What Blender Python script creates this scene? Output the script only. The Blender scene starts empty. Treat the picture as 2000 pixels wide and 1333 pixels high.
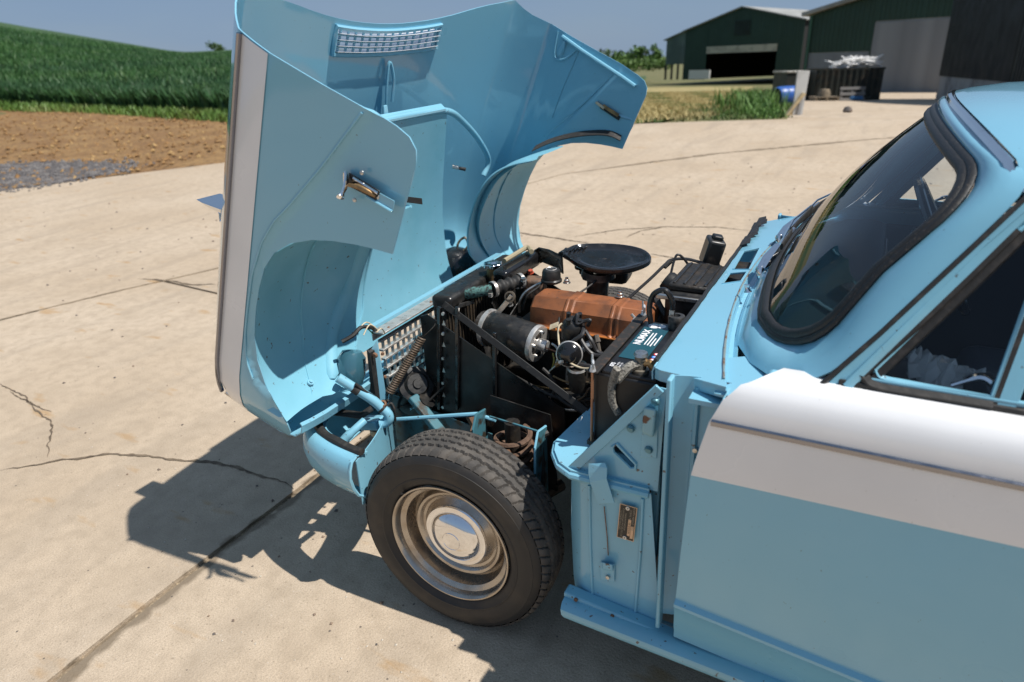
import bpy, bmesh, math, random
import numpy as np
from mathutils import Vector, Matrix
from mathutils.geometry import delaunay_2d_cdt
random.seed(7); rng = np.random.default_rng(7)
R = math.radians
sc = bpy.context.scene
COL = sc.collection

# ---------------------------------------------------------------- camera, sky, sun, exposure
ALPHA = R(2.7)                      # the apron the car stands on rises gently away from the camera
RX = Matrix.Rotation(ALPHA, 4, 'X')
CAMP = Vector((0.867, -1.83, 1.508)); YAW, PIT, ROL, FPX = 0.507, 0.421, -0.047, 1330.0
def cam_axes():
    f = Vector((-math.sin(YAW)*math.cos(PIT), math.cos(YAW)*math.cos(PIT), -math.sin(PIT)))
    r = f.cross(Vector((0, 0, 1))).normalized(); u = r.cross(f)
    c, s = math.cos(ROL), math.sin(ROL)
    return c*r+s*u, -s*r+c*u, f
CR, CU, CF = cam_axes()
cd = bpy.data.cameras.new('camera'); cam = bpy.data.objects.new('camera', cd); COL.objects.link(cam)
cm = Matrix((CR, CU, -CF)).transposed().to_4x4(); cm.translation = CAMP
cam.matrix_world = RX @ cm
cd.sensor_width = 36; cd.lens = 36*FPX/2000; cd.clip_start = .05; cd.clip_end = 2000
cd.dof.use_dof = True; cd.dof.focus_distance = 1.85; cd.dof.aperture_fstop = 3.2
sc.camera = cam
SUN = (RX.to_3x3() @ Vector((.575, .06, 1))).normalized()
wd = bpy.data.worlds.new('World'); sc.world = wd; wd.use_nodes = True
nt = wd.node_tree; bg = nt.nodes['Background']
sky = nt.nodes.new('ShaderNodeTexSky'); sky.sky_type = 'NISHITA'; sky.sun_disc = False
sky.sun_elevation = math.asin(SUN.z); sky.sun_rotation = math.atan2(SUN.x, SUN.y)
sky.air_density = 1.0; sky.dust_density = .7; sky.ozone_density = 1.6
tc = nt.nodes.new('ShaderNodeTexCoord'); mp = nt.nodes.new('ShaderNodeMapping'); mp.inputs['Scale'].default_value = (1, 1, 4.5)
nz = nt.nodes.new('ShaderNodeTexNoise'); nz.inputs['Scale'].default_value = 2.2; nz.inputs['Detail'].default_value = 7; nz.inputs['Roughness'].default_value = .55
cr = nt.nodes.new('ShaderNodeValToRGB'); cr.color_ramp.elements[0].position = .35; cr.color_ramp.elements[1].position = .75
cr.color_ramp.elements[0].color = (.86, .86, .86, 1); cr.color_ramp.elements[1].color = (.66, .66, .66, 1)
mx = nt.nodes.new('ShaderNodeMix'); mx.data_type = 'RGBA'; mx.inputs['B'].default_value = (2.8, 4.1, 6.2, 1)
nt.links.new(tc.outputs['Generated'], mp.inputs['Vector']); nt.links.new(mp.outputs['Vector'], nz.inputs['Vector'])
nt.links.new(nz.outputs['Fac'], cr.inputs['Fac']); nt.links.new(cr.outputs['Color'], mx.inputs['Factor'])
nt.links.new(sky.outputs['Color'], mx.inputs['A']); nt.links.new(mx.outputs['Result'], bg.inputs['Color'])
bg.inputs['Strength'].default_value = .07
sd = bpy.data.lights.new('sun', 'SUN'); sd.energy = 5.0; sd.angle = R(.55); sd.color = (1, .96, .90)
so = bpy.data.objects.new('sun', sd); COL.objects.link(so); so.rotation_euler = (-SUN).to_track_quat('-Z', 'Y').to_euler()
vs = sc.view_settings; vs.view_transform = 'Standard'; vs.look = 'None'; vs.exposure = 0.15; vs.gamma = 1; vs.use_curve_mapping = False
sc.cycles.max_bounces = 8; sc.cycles.transparent_max_bounces = 12; sc.cycles.caustics_reflective = False; sc.cycles.caustics_refractive = False

# ---------------------------------------------------------------- where things stand (measured on the photograph's perspective)
def ray(px, py):
    return CF + CR*((px-1000)/FPX) - CU*((py-666.5)/FPX)
def AT(px, py, x=None, y=None, z=None):          # point of the car frame seen at px,py on the plane x=, y= or z=
    d = ray(px, py)
    if x is not None: t = (x-CAMP.x)/d.x
    elif y is not None: t = (y-CAMP.y)/d.y
    else: t = (z-CAMP.z)/d.z
    return CAMP + d*t
CAMW = RX @ CAMP
def WD(px, py, D): return CAMW + (RX.to_3x3() @ ray(px, py))*D     # world point at depth D
def V(*a): return Vector(a)

# ---------------------------------------------------------------- materials
MATS = {}
def mat(name, col, rough=.5, metal=0, coat=0, var=None, var2=None, bump=None, bump2=None, spec=.5, coords='Object', rvar=None, **kw):
    if name in MATS: return MATS[name]
    m = bpy.data.materials.new(name); m.use_nodes = True; MATS[name] = m
    t = m.node_tree; N = t.nodes; L = t.links; b = N['Principled BSDF']
    b.inputs['Roughness'].default_value = rough; b.inputs['Metallic'].default_value = metal
    b.inputs['Coat Weight'].default_value = coat; b.inputs['Coat Roughness'].default_value = .06
    b.inputs['Specular IOR Level'].default_value = spec
    for k, v in kw.items(): b.inputs[k].default_value = v
    c = N.new('ShaderNodeTexCoord').outputs[coords]
    cur = None
    def noise(scale, detail=5, dist=0):
        n = N.new('ShaderNodeTexNoise'); n.inputs['Scale'].default_value = scale; n.inputs['Detail'].default_value = detail
        n.inputs['Distortion'].default_value = dist; L.new(c, n.inputs['Vector']); return n.outputs['Fac']
    b.inputs['Base Color'].default_value = (*col, 1)
    for v in (var, var2):
        if not v: continue
        scale, c2, lo, hi = v[:4]; amt = v[4] if len(v) > 4 else 1
        r = N.new('ShaderNodeMapRange'); r.inputs['From Min'].default_value = lo; r.inputs['From Max'].default_value = hi
        r.inputs['To Max'].default_value = amt
        L.new(noise(scale), r.inputs['Value'])
        mixn = N.new('ShaderNodeMix'); mixn.data_type = 'RGBA'
        L.new(r.outputs['Result'], mixn.inputs['Factor'])
        if cur is None: mixn.inputs['A'].default_value = (*col, 1)
        else: L.new(cur, mixn.inputs['A'])
        mixn.inputs['B'].default_value = (*c2, 1); cur = mixn.outputs['Result']
    if cur is not None: L.new(cur, b.inputs['Base Color'])
    if rvar:
        r = N.new('ShaderNodeMapRange'); r.inputs['From Min'].default_value = .35; r.inputs['From Max'].default_value = .65
        r.inputs['To Min'].default_value = rvar[1]; r.inputs['To Max'].default_value = rvar[2]
        L.new(noise(rvar[0]), r.inputs['Value']); L.new(r.outputs['Result'], b.inputs['Roughness'])
    nrm = None
    for bp in (bump, bump2):
        if not bp: continue
        bn = N.new('ShaderNodeBump'); bn.inputs['Strength'].default_value = bp[1]; bn.inputs['Distance'].default_value = bp[2] if len(bp) > 2 else .01
        L.new(noise(bp[0], 6), bn.inputs['Height'])
        if nrm: L.new(nrm, bn.inputs['Normal'])
        nrm = bn.outputs['Normal']
    if nrm: L.new(nrm, b.inputs['Normal'])
    return m
def glass_mat(name, col=(.93, .97, .97), ior=1.72):
    if name in MATS: return MATS[name]
    m = bpy.data.materials.new(name); m.use_nodes = True; MATS[name] = m
    t = m.node_tree; t.nodes.remove(t.nodes['Principled BSDF']); out = t.nodes['Material Output']
    tr = t.nodes.new('ShaderNodeBsdfTransparent'); tr.inputs[0].default_value = (*col, 1)
    gl = t.nodes.new('ShaderNodeBsdfGlossy'); gl.inputs['Roughness'].default_value = .02
    fr = t.nodes.new('ShaderNodeFresnel'); fr.inputs[0].default_value = ior
    mxs = t.nodes.new('ShaderNodeMixShader')
    t.links.new(fr.outputs[0], mxs.inputs[0]); t.links.new(tr.outputs[0], mxs.inputs[1]); t.links.new(gl.outputs[0], mxs.inputs[2]); t.links.new(mxs.outputs[0], out.inputs[0])
    return m
BLUE = mat('blue_paint', (.205, .475, .62), .36, 0, 1.0, spec=.2, var=(2.2, (.22, .48, .61), .4, .7), var2=(130, (.10, .12, .11), .72, .75, .8), bump=(7, .03, .02), bump2=(420, .02, .001), rvar=(3.5, .26, .46))
BLUED = mat('worn_blue_paint', (.205, .47, .605), .42, 0, .6, spec=.3, var=(6, (.20, .43, .535), .45, .75), var2=(70, (.09, .055, .035), .675, .715, .9), bump=(14, .08, .01), bump2=(300, .04, .001), rvar=(5, .3, .55))
SATIN = mat('satin_blue_paint', (.205, .475, .60), .55, 0, .12, spec=.3, var=(5, (.16, .42, .53), .42, .72), var2=(60, (.10, .075, .055), .68, .72, .85), bump=(11, .12, .01), bump2=(240, .06, .001))
WHITE = mat('white_paint', (.78, .78, .78), .32, 0, 1, var=(4, (.72, .72, .72), .4, .7), var2=(110, (.3, .28, .25), .73, .76, .7), bump=(6, .025, .02), rvar=(4, .24, .42))
CHROME = mat('chrome', (.82, .82, .83), .08, 1, var=(40, (.62, .6, .57), .6, .85), rvar=(30, .05, .14))
STRIP = mat('dull_bright_strip', (.30, .30, .33), .14, 1, rvar=(40, .1, .22))
STEEL = mat('zinc_steel', (.55, .54, .52), .38, 1, var=(90, (.22, .17, .12), .55, .75))
ALU = mat('dull_aluminium', (.62, .60, .57), .38, .65, var=(35, (.34, .29, .25), .5, .75), rvar=(50, .25, .5))
SILVER = mat('silver_wheel_paint', (.46, .42, .37), .26, .9, var=(22, (.33, .27, .21), .45, .8), rvar=(20, .2, .34))
BLACK = mat('black_engine_paint', (.014, .0135, .013), .34, 0, 0, var=(45, (.05, .043, .036), .55, .78), bump=(120, .12, .004), rvar=(30, .25, .6))
GLOSSB = mat('gloss_black', (.012, .012, .013), .16, 0, .3, var=(90, (.05, .046, .042), .62, .8), rvar=(30, .1, .3))
GRIME = mat('oily_grime', (.016, .014, .012), .55, 0, 0, var=(28, (.05, .035, .022), .5, .75), bump=(90, .4, .006))
RUBBER = mat('black_rubber', (.018, .017, .016), .62, var=(60, (.055, .048, .042), .5, .8), bump=(150, .15, .003))
SEALB = mat('weathered_rubber', (.016, .0155, .015), .5, var=(240, (.11, .09, .07), .6, .75), bump=(260, .2, .003))
TYRE = mat('tyre_rubber', (.058, .053, .048), .8, var=(26, (.115, .10, .085), .42, .72), bump=(240, .25, .002))
TYREW = mat('tyre_wall', (.018, .0175, .017), .58, var=(14, (.045, .036, .027), .46, .74), bump=(200, .12, .002))
RUST = mat('rust', (.16, .085, .05), .85, var=(60, (.26, .14, .08), .4, .7), bump=(160, .5, .004))
COPPER = mat('orange_rocker_paint', (.29, .098, .034), .46, .12, 0, var=(14, (.115, .05, .026), .44, .70), var2=(60, (.07, .04, .026), .64, .74), bump=(90, .14, .004), rvar=(25, .4, .68))
BRASS = mat('tarnished_brass', (.35, .22, .10), .45, .8, var=(50, (.12, .09, .06), .4, .7))
VERD = mat('corroded_elbow', (.10, .22, .20), .8, var=(120, (.03, .03, .03), .45, .6), bump=(160, .6, .004))
CREAM = mat('cream_cable', (.62, .52, .36), .5, var=(60, (.4, .3, .18), .5, .8))
GREYC = mat('braided_cable', (.30, .28, .24), .7, .2, var=(200, (.1, .09, .08), .45, .65), bump=(260, .6, .004))
RED = mat('red_paint', (.45, .08, .04), .5)
VINYL = mat('dark_blue_vinyl', (.05, .068, .10), .45, bump=(60, .1, .004))
HEADL = mat('pale_headlining', (.5, .5, .48), .8)
GLASS = glass_mat('clear_glass', (.88, .93, .94)); GLASSD = glass_mat('quarterlight_glass', (.90, .93, .95), 1.42)
LABT = mat('teal_label', (.012, .07, .095), .35); LABW = mat('white_print', (.8, .8, .82), .5); LABR = mat('red_print', (.7, .06, .05), .4)
LABB = mat('blue_print', (.03, .22, .7), .4); LABY = mat('yellow_print', (.75, .48, .03), .4); PLATE = mat('plate_black', (.015, .015, .014), .35); PLATEC = mat('plate_copper', (.62, .42, .27), .4, .3)
FILM = mat('clear_film', (.92, .92, .88), .22, **{'Transmission Weight': .3, 'IOR': 1.3})

# ---------------------------------------------------------------- mesh helpers
class MB:
    def __init__(s): s.v = []; s.f = []; s.m = []
    def add(s, vs_, fs, mi=0):
        o = len(s.v); s.v += [tuple(p) for p in vs_]; s.f += [tuple(i+o for i in f) for f in fs]; s.m += [mi]*len(fs); return s
    def box(s, c, d, rot=None, mi=0):
        c = Vector(c); hx, hy, hz = d[0]/2, d[1]/2, d[2]/2
        pts = [Vector((x*hx, y*hy, z*hz)) for z in (-1, 1) for y in (-1, 1) for x in (-1, 1)]
        if rot is not None:
            q = rot if isinstance(rot, Matrix) else Matrix.Rotation(rot[1], 3, rot[0])
            pts = [q @ p for p in pts]
        return s.hexa([c+p for p in pts], mi)
    def hexa(s, p, mi=0):
        return s.add(p, [(0, 2, 3, 1), (4, 5, 7, 6), (0, 1, 5, 4), (2, 6, 7, 3), (0, 4, 6, 2), (1, 3, 7, 5)], mi)
    def bar(s, a, b, w, h, up=(0, 0, 1), mi=0):                   # straight bar a..b, w along side, h along up
        a = Vector(a); b = Vector(b); d = (b-a).normalized(); si = d.cross(Vector(up)).normalized(); u = si.cross(d)
        P = lambda e, ss, uu: e + si*ss*w/2 + u*uu*h/2
        return s.hexa([P(a, -1, -1), P(b, -1, -1), P(a, 1, -1), P(b, 1, -1), P(a, -1, 1), P(b, -1, 1), P(a, 1, 1), P(b, 1, 1)], mi)
    def tube(s, path, r, n=8, closed=False, caps=True, mi=0, flat=None):
        path = [Vector(p) for p in path]; k = len(path); rs = r if isinstance(r, (list, tuple)) else [r]*k
        up = None; rings = []
        for i, p in enumerate(path):
            if closed: d = (path[(i+1) % k]-path[i-1])
            else: d = path[min(i+1, k-1)]-path[max(i-1, 0)]
            d.normalize()
            if up is None: up = Vector((0, 0, 1)) if abs(d.z) < .9 else Vector((0, 1, 0))
            a = d.cross(up).normalized(); up = a.cross(d).normalized()
            fa, fb = flat if flat else (1, 1)
            rings.append([p + (a*math.cos(2*math.pi*j/n)*fa + up*math.sin(2*math.pi*j/n)*fb)*rs[i] for j in range(n)])
        vs_ = [q for rg in rings for q in rg]; fs = []
        for i in range(k if closed else k-1):
            i2 = (i+1) % k
            for j in range(n): j2 = (j+1) % n; fs.append((i*n+j, i*n+j2, i2*n+j2, i2*n+j))
        if caps and not closed: fs += [tuple(range(n))[::-1], tuple((k-1)*n+j for j in range(n))]
        return s.add(vs_, fs, mi)
    def lathe(s, prof, o, axis, n=32, mi=0, close=False, ph=0):   # prof: (radius, height along axis)
        o = Vector(o); ax = Vector(axis).normalized(); e1 = ax.orthogonal().normalized(); e2 = ax.cross(e1)
        vs_ = [o + ax*h + (e1*math.cos(2*math.pi*j/n+ph)+e2*math.sin(2*math.pi*j/n+ph))*max(r, 1e-5) for r, h in prof for j in range(n)]
        k = len(prof); fs = [(i*n+j, i*n+(j+1) % n, (i+1)*n+(j+1) % n, (i+1)*n+j) for i in range(k-1) for j in range(n)]
        if close: fs += [tuple(range(n))[::-1], tuple((k-1)*n+j for j in range(n))]
        return s.add(vs_, fs, mi)
    def grid(s, rows, mi=0, closed=False):
        n = len(rows[0]); vs_ = [p for r in rows for p in r]
        fs = [(i*n+j, i*n+(j+1) % n, (i+1)*n+(j+1) % n, (i+1)*n+j) for i in range(len(rows)-1) for j in range(n if closed else n-1)]
        return s.add(vs_, fs, mi)
    def poly(s, pts, ext, mi=0):                                  # flat polygon extruded by vector ext
        k = len(pts); e = Vector(ext); a = [Vector(p) for p in pts]; b = [p+e for p in a]
        return s.add(a+b, [tuple(range(k))[::-1], tuple(range(k, 2*k))] + [(i, (i+1) % k, k+(i+1) % k, k+i) for i in range(k)], mi)
    def build(s, name, m, parent=None, smooth=38, bevel=0, solid=0, soff=0, rot=False, seg=2):
        me = bpy.data.meshes.new(name); me.from_pydata(s.v, [], s.f); me.validate()
        ms = m if isinstance(m, (list, tuple)) else [m]
        for q in ms: me.materials.append(q)
        if len(ms) > 1 and len(me.polygons) == len(s.m): me.polygons.foreach_set('material_index', s.m)
        bm = bmesh.new(); bm.from_mesh(me); bmesh.ops.recalc_face_normals(bm, faces=bm.faces); bm.to_mesh(me); bm.free()
        if smooth:
            me.polygons.foreach_set('use_smooth', [True]*len(me.polygons)); me.set_sharp_from_angle(angle=R(smooth))
        o = bpy.data.objects.new(name, me); COL.objects.link(o)
        if parent is not None: o.parent = parent
        if solid:
            md = o.modifiers.new('solid', 'SOLIDIFY'); md.thickness = solid; md.offset = soff
        if bevel:
            md = o.modifiers.new('bevel', 'BEVEL'); md.width = bevel; md.segments = seg; md.limit_method = 'ANGLE'; md.angle_limit = R(40); md.harden_normals = False
        if solid and not bevel and smooth:
            md = o.modifiers.new('edges', 'EDGE_SPLIT'); md.split_angle = R(max(40, min(smooth, 75)))
        if rot: o.rotation_euler = (ALPHA, 0, 0)
        return o
def spline(pts, k=6, closed=False):                              # Catmull-Rom
    p = [Vector(q) for q in pts]; n = len(p); out = []
    for i in range(n if closed else n-1):
        if closed: a, b, c, d = p[i-1], p[i], p[(i+1) % n], p[(i+2) % n]
        else: a, b, c, d = p[max(i-1, 0)], p[i], p[i+1], p[min(i+2, n-1)]
        for j in range(k):
            t = j/k; out.append(.5*((2*b)+(c-a)*t+(2*a-5*b+4*c-d)*t*t+(3*b-a-3*c+d)*t**3))
    if not closed: out.append(p[-1])
    return out
def cdt(outline, holes=(), step=.02, extra=()):                  # triangulated 2-D panel with interior points
    pts = []; edges = []
    def loop(l):
        o = len(pts); q = []
        for i in range(len(l)):
            a = Vector(l[i]); b = Vector(l[(i+1) % len(l)]); k = max(1, int((b-a).length/step+.5))
            for j in range(k): q.append(a+(b-a)*j/k)
        pts.extend(q); edges.extend([(o+i, o+(i+1) % len(q)) for i in range(len(q))])
    loop(outline)
    for h in holes: loop(h)
    def inside(x, y, l):
        c = False; n = len(l)
        for i in range(n):
            x1, y1 = l[i]; x2, y2 = l[(i+1) % n]
            if (y1 > y) != (y2 > y) and x < (x2-x1)*(y-y1)/(y2-y1)+x1: c = not c
        return c
    def clear(x, y):
        for l in [outline]+list(holes):
            for i in range(len(l)):
                a = Vector(l[i]); b = Vector(l[(i+1) % len(l)]); p = Vector((x, y)); d = b-a
                t = max(0, min(1, (p-a).dot(d)/max(d.length_squared, 1e-12)))
                if (a+d*t-p).length < step*.45: return False
        return True
    xs = [p[0] for p in outline]; ys = [p[1] for p in outline]
    nx = int((max(xs)-min(xs))/step)+1; ny = int((max(ys)-min(ys))/step)+1
    for i in range(nx+1):
        for j in range(ny+1):
            x = min(xs)+i*step; y = min(ys)+j*step
            if inside(x, y, outline) and not any(inside(x, y, h) for h in holes) and clear(x, y): pts.append(Vector((x, y)))
    vo, eo, fo, *_ = delaunay_2d_cdt([Vector(p) for p in pts], edges, [], 0, 1e-6)
    fs = []
    for f in fo:
        cx = sum(vo[i].x for i in f)/len(f); cy = sum(vo[i].y for i in f)/len(f)
        if inside(cx, cy, outline) and not any(inside(cx, cy, h) for h in holes): fs.append(tuple(f))
    return [tuple(v) for v in vo], fs
def panel(fn, *a, **k):
    v, f = cdt(*a, **k); return MB().add([fn(*p) for p in v], f)
def lerp_tab(x, xs, ys): return float(np.interp(x, xs, ys))
def empty(name, loc=(0, 0, 0), rot=False):
    o = bpy.data.objects.new(name, None); COL.objects.link(o); o.location = loc; o.empty_display_size = .2
    if rot: o.rotation_euler = (ALPHA, 0, 0)
    return o
def tag(o, label, cat, group=None):
    o['label'] = label; o['category'] = cat
    if group: o['group'] = group
    return o
def text(s, size, o, xd, yd, m, parent, name='lettering', align='CENTER', bold=0.0):
    cu = bpy.data.curves.new(name, 'FONT'); cu.body = s; cu.size = size; cu.align_x = align; cu.align_y = 'CENTER'; cu.offset = bold
    t = bpy.data.objects.new(name, cu); COL.objects.link(t)
    dg = bpy.context.evaluated_depsgraph_get(); me = bpy.data.meshes.new_from_object(t.evaluated_get(dg))
    bpy.data.objects.remove(t); bpy.data.curves.remove(cu)
    xd = Vector(xd).normalized(); zd = xd.cross(Vector(yd)).normalized(); yd = zd.cross(xd)
    me.transform(Matrix((xd, yd, zd)).transposed().to_4x4()); me.transform(Matrix.Translation(o))
    me.materials.clear(); me.materials.append(m); me.name = name
    ob = bpy.data.objects.new(name, me); COL.objects.link(ob); ob.parent = parent; return ob

# ================================================================ THE SETTING
def tz_pts(l):
    o = []
    for px, py, D in l:
        p = CAMP + ray(px, py)*D; o.append((math.hypot(p.x-CAMP.x, p.y-CAMP.y), p.z))
    return o
_rt = [(0, 0), (12.6, 0)] + tz_pts([(1650, 209, 19), (1650, 197, 36), (1650, 183.5, 46), (1440, 166, 76)])
_rt += [(160, _rt[-1][1]-3.4), (600, _rt[-1][1]-26)]
_rd = [a for a, b in _rt]; _rz = [b for a, b in _rt]
AZ_A, AZ_B = R(52), R(66)
def terrain(x, y):                                             # height in the car frame
    dx, dy = x-CAMP.x, y-CAMP.y; d = math.hypot(dx, dy); az = math.atan2(-dx, dy)
    zr = np.interp(d, _rd, _rz)
    k = min(1.25, max(0, (az-AZ_A)/(AZ_B-AZ_A)))
    zl = np.interp(d, [0, 26, 60, 100, 165, 260, 600], [0, 0, .45+1.5*k, .6+4.4*k, 1.2+9.0*k, 1.2+9.0*k, -6])
    t = min(1, max(0, (az-R(22))/R(24))); t = t*t*(3-2*t)
    if az < R(-60) or az > R(110): return 0 if d < 40 else -(d-40)*.03
    return float(zr*(1-t)+zl*t)
def on_ground(px, py, dmax=400):                               # where a sight line meets the terrain (car frame)
    d = ray(px, py); t = 2.0
    while t < dmax:
        p = CAMP + d*t
        if p.z < terrain(p.x, p.y): return p
        t += .05 if t < 30 else .4
    return CAMP + d*dmax
def to_world(p): return RX @ Vector(p)
GRASSY = mat('rough_turf', (.17, .145, .06), .9, var=(.35, (.10, .11, .035), .42, .62), var2=(2.2, (.05, .075, .02), .5, .75), bump=(8, .8, .1))
CONC = bpy.data.materials.new('pale_concrete'); CONC.use_nodes = True; MATS['pale_concrete'] = CONC
def concrete_nodes(m, c1, c2, c3):
    t = m.node_tree; N = t.nodes; L = t.links; b = N['Principled BSDF']; co = N.new('ShaderNodeTexCoord').outputs['Object']
    def nz(s, d=6, v=None, dist=0):
        n = N.new('ShaderNodeTexNoise'); n.inputs['Scale'].default_value = s; n.inputs['Detail'].default_value = d; n.inputs['Distortion'].default_value = dist; L.new(v or co, n.inputs['Vector']); return n.outputs['Fac']
    def rng_(x, a, bb, lo=0, hi=1):
        r = N.new('ShaderNodeMapRange'); r.inputs[1].default_value = a; r.inputs[2].default_value = bb; r.inputs[3].default_value = lo; r.inputs[4].default_value = hi; L.new(x, r.inputs[0]); return r.outputs[0]
    def mixc(f, a, bb):
        q = N.new('ShaderNodeMix'); q.data_type = 'RGBA'; L.new(f, q.inputs['Factor'])
        for nm, v in (('A', a), ('B', bb)):
            if isinstance(v, tuple): q.inputs[nm].default_value = (*v, 1)
            else: L.new(v, q.inputs[nm])
        return q.outputs['Result']
    st = N.new('ShaderNodeMapping'); st.inputs['Rotation'].default_value = (0, 0, R(52)); st.inputs['Scale'].default_value = (3.2, .45, 1); L.new(co, st.inputs[0])
    base = mixc(rng_(nz(.7), .35, .68), c1, c2)
    base = mixc(rng_(nz(1.6, 7, st.outputs[0], .4), .50, .74, 0, .55), base, c3)          # tyre-track smears
    base = mixc(rng_(nz(17, 8), .42, .72, 0, .5), base, tuple(v*.68 for v in c1))
    base = mixc(rng_(nz(240, 5), .40, .66, 0, .55), base, tuple(v*.60 for v in c1))     # grit
    base = mixc(rng_(nz(95, 4), .62, .70, 0, .5), base, tuple(v*.42 for v in c1))         # dark aggregate
    base = mixc(rng_(nz(120, 3), .66, .74, 0, .55), base, (.62, .55, .47))               # pale aggregate
    st2 = N.new('ShaderNodeMapping'); st2.inputs['Rotation'].default_value = (0, 0, R(28)); st2.inputs['Scale'].default_value = (2.0, 5.5, 1); L.new(co, st2.inputs[0])
    base = mixc(rng_(nz(1.5, 4, st2.outputs[0]), .64, .72, 0, .6), base, (.36, .21, .08))              # ochre mud spots
    base = mixc(rng_(nz(3.1, 6, None, .8), .50, .70, 0, .4), base, tuple(v*.74 for v in c1))   # damp and grime patches
    sp = N.new('ShaderNodeSeparateXYZ'); L.new(co, sp.inputs[0])
    def mth(op, a, bb):
        q = N.new('ShaderNodeMath'); q.operation = op
        for i_, v in enumerate((a, bb)):
            if isinstance(v, (int, float)): q.inputs[i_].default_value = v
            else: L.new(v, q.inputs[i_])
        return q.outputs[0]
    dx = mth('ABSOLUTE', mth('ADD', mth('ADD', sp.outputs[0], .858), mth('MULTIPLY', mth('SUBTRACT', nz(3.5, 5), .5), .09)), 0)   # dirt washed along the joint
    dd_ = mth('SUBTRACT', dx, mth('MULTIPLY', mth('SUBTRACT', nz(14, 8), .42), .10))
    base = mixc(mth('MULTIPLY', rng_(dd_, .004, .024, .85, 0), rng_(sp.outputs[1], .8, 1.0, 1, 0)), base, (.17, .13, .088))
    vo = N.new('ShaderNodeTexVoronoi'); vo.inputs['Scale'].default_value = 13; vo.inputs['Randomness'].default_value = 1; L.new(co, vo.inputs['Vector'])
    base = mixc(rng_(vo.outputs['Distance'], .035, .055, .8, 0), base, (.07, .06, .055))
    L.new(base, b.inputs['Base Color']); b.inputs['Roughness'].default_value = .88; b.inputs['Specular IOR Level'].default_value = .3
    b1 = N.new('ShaderNodeBump'); b1.inputs['Strength'].default_value = .45; b1.inputs['Distance'].default_value = .006; L.new(nz(130, 10), b1.inputs['Height'])
    b2 = N.new('ShaderNodeBump'); b2.inputs['Strength'].default_value = .08; b2.inputs['Distance'].default_value = .02; L.new(nz(9, 8), b2.inputs['Height']); L.new(b1.outputs[0], b2.inputs['Normal'])
    L.new(b2.outputs[0], b.inputs['Normal'])
concrete_nodes(CONC, (.47, .37, .265), (.55, .45, .34), (.32, .262, .2))
DIRT = mat('joint_dirt', (.24, .185, .125), .95, var=(22, (.14, .108, .072), .42, .7), var2=(70, (.40, .31, .20), .55, .7), bump=(70, .8, .01))
SOIL = mat('bare_soil', (.22, .12, .045), .95, var=(1.4, (.30, .18, .07), .4, .66), var2=(9, (.11, .06, .025), .5, .72), bump=(14, .9, .06), bump2=(50, .6, .02))
GRAVEL = mat('grey_gravel', (.12, .11, .11), .9, var=(20, (.22, .2, .19), .45, .7), bump=(60, .9, .03))
CROP = mat('crop_leaf', (.045, .125, .028), .55, var=(.12, (.032, .095, .03), .4, .6), var2=(.9, (.09, .17, .03), .56, .75))
GRASS = mat('grass_blade', (.075, .15, .025), .6, var=(.5, (.20, .19, .06), .45, .62), var2=(5, (.05, .11, .02), .5, .7))
STRAW = mat('dry_grass', (.42, .33, .14), .8, var=(2, (.30, .24, .10), .4, .7))

def sheet(name, poly, m, dz, step, kind='structure', jitter=0):
    xs = [p[0] for p in poly]; ys = [p[1] for p in poly]
    def fn(x, y): return (x, y, terrain(x, y)+dz+(random.uniform(-jitter, jitter) if jitter else 0))
    o = panel(fn, poly, step=step).build(name, m, smooth=180, rot=True); o['kind'] = kind
    return o
# one sheet of ground to the horizon, finer near the yard
g = sorted(set([-900, -600, -420, -300, -220, -160, 160, 220, 300, 420, 600, 900]+list(range(-130, 140, 6))))
rows = [[(x, y, terrain(x, y)-.06-(max(0, -x-34)*.02 if y < 200 else 0)) for x in g] for y in g]
go = MB().grid(rows).build('ground', GRASSY, smooth=180, rot=True); go['kind'] = 'structure'

# concrete apron: three slabs with dirt-filled joints between
J1 = [(-.875, -14), (-.86, -1.6), (-.878, -1), (-.872, -.4), (-.87, .9)]
J3 = [(-5.6, -14), (-4.6, -1.9), (-3.942, .151), (-3.764, .721), (-3.473, 1.429), (-2.95, 3.6), (-2.456, 5.58), (-1.085, 7.388), (-.862, 7.62)]
E_A = [(-15, -14), (-10.6, -1), (-8.92, 2.7), (-8.3, 4.0), (-7.66, 5.1), (-6.3, 7.3), (-4.6, 9.2), (-3.2, 10.32), (-2.2, 11.05), (-.86, 11.95)]
def off(l, dx): return [(x+dx, y) for x, y in l]
def slab(name, poly, label=None):
    th = .12
    o = panel(lambda x, y: (x, y, terrain(x, y)), poly, step=.55).build(name, CONC, smooth=0, solid=th, soff=-1, rot=True)
    if o.data.polygons[0].normal.z < 0: o.data.flip_normals()
    o['kind'] = 'structure'; return o
gap = .012
JX = (-3.60, 1.08)                                            # the cross joint, behind the car
s1 = slab('concrete_slab', off(J1[:4], gap) + [(-.87+gap, .9+gap), (JX[0]+gap, JX[1]+gap)] + [(x+gap, y-gap) for x, y in J3[4:8]] + [(.631, 8.96), (1.56, 9.63), (3, 10.56), (14, 14.2), (14, -14)])
s2 = slab('concrete_slab', off(J1[:4], -gap) + [(-.87-gap, .9-gap), (JX[0], JX[1]-gap)] + [(x+gap, y) for x, y in J3[:4][::-1]])
s3 = slab('concrete_slab', [(x-gap, y+gap) for x, y in J3[:8]] + [(.631, 9.0), (1.56, 9.67), (3, 10.6), (14, 14.24), (14, 15), (1.2, 13.0)] + E_A[::-1])
far = slab('far_yard', [(1.2, 13.0), (-.85, 11.95), (-1.6, 20), (-6, 48), (-10, 80), (20, 90), (40, 60), (30, 15), (14, 15)])
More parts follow.
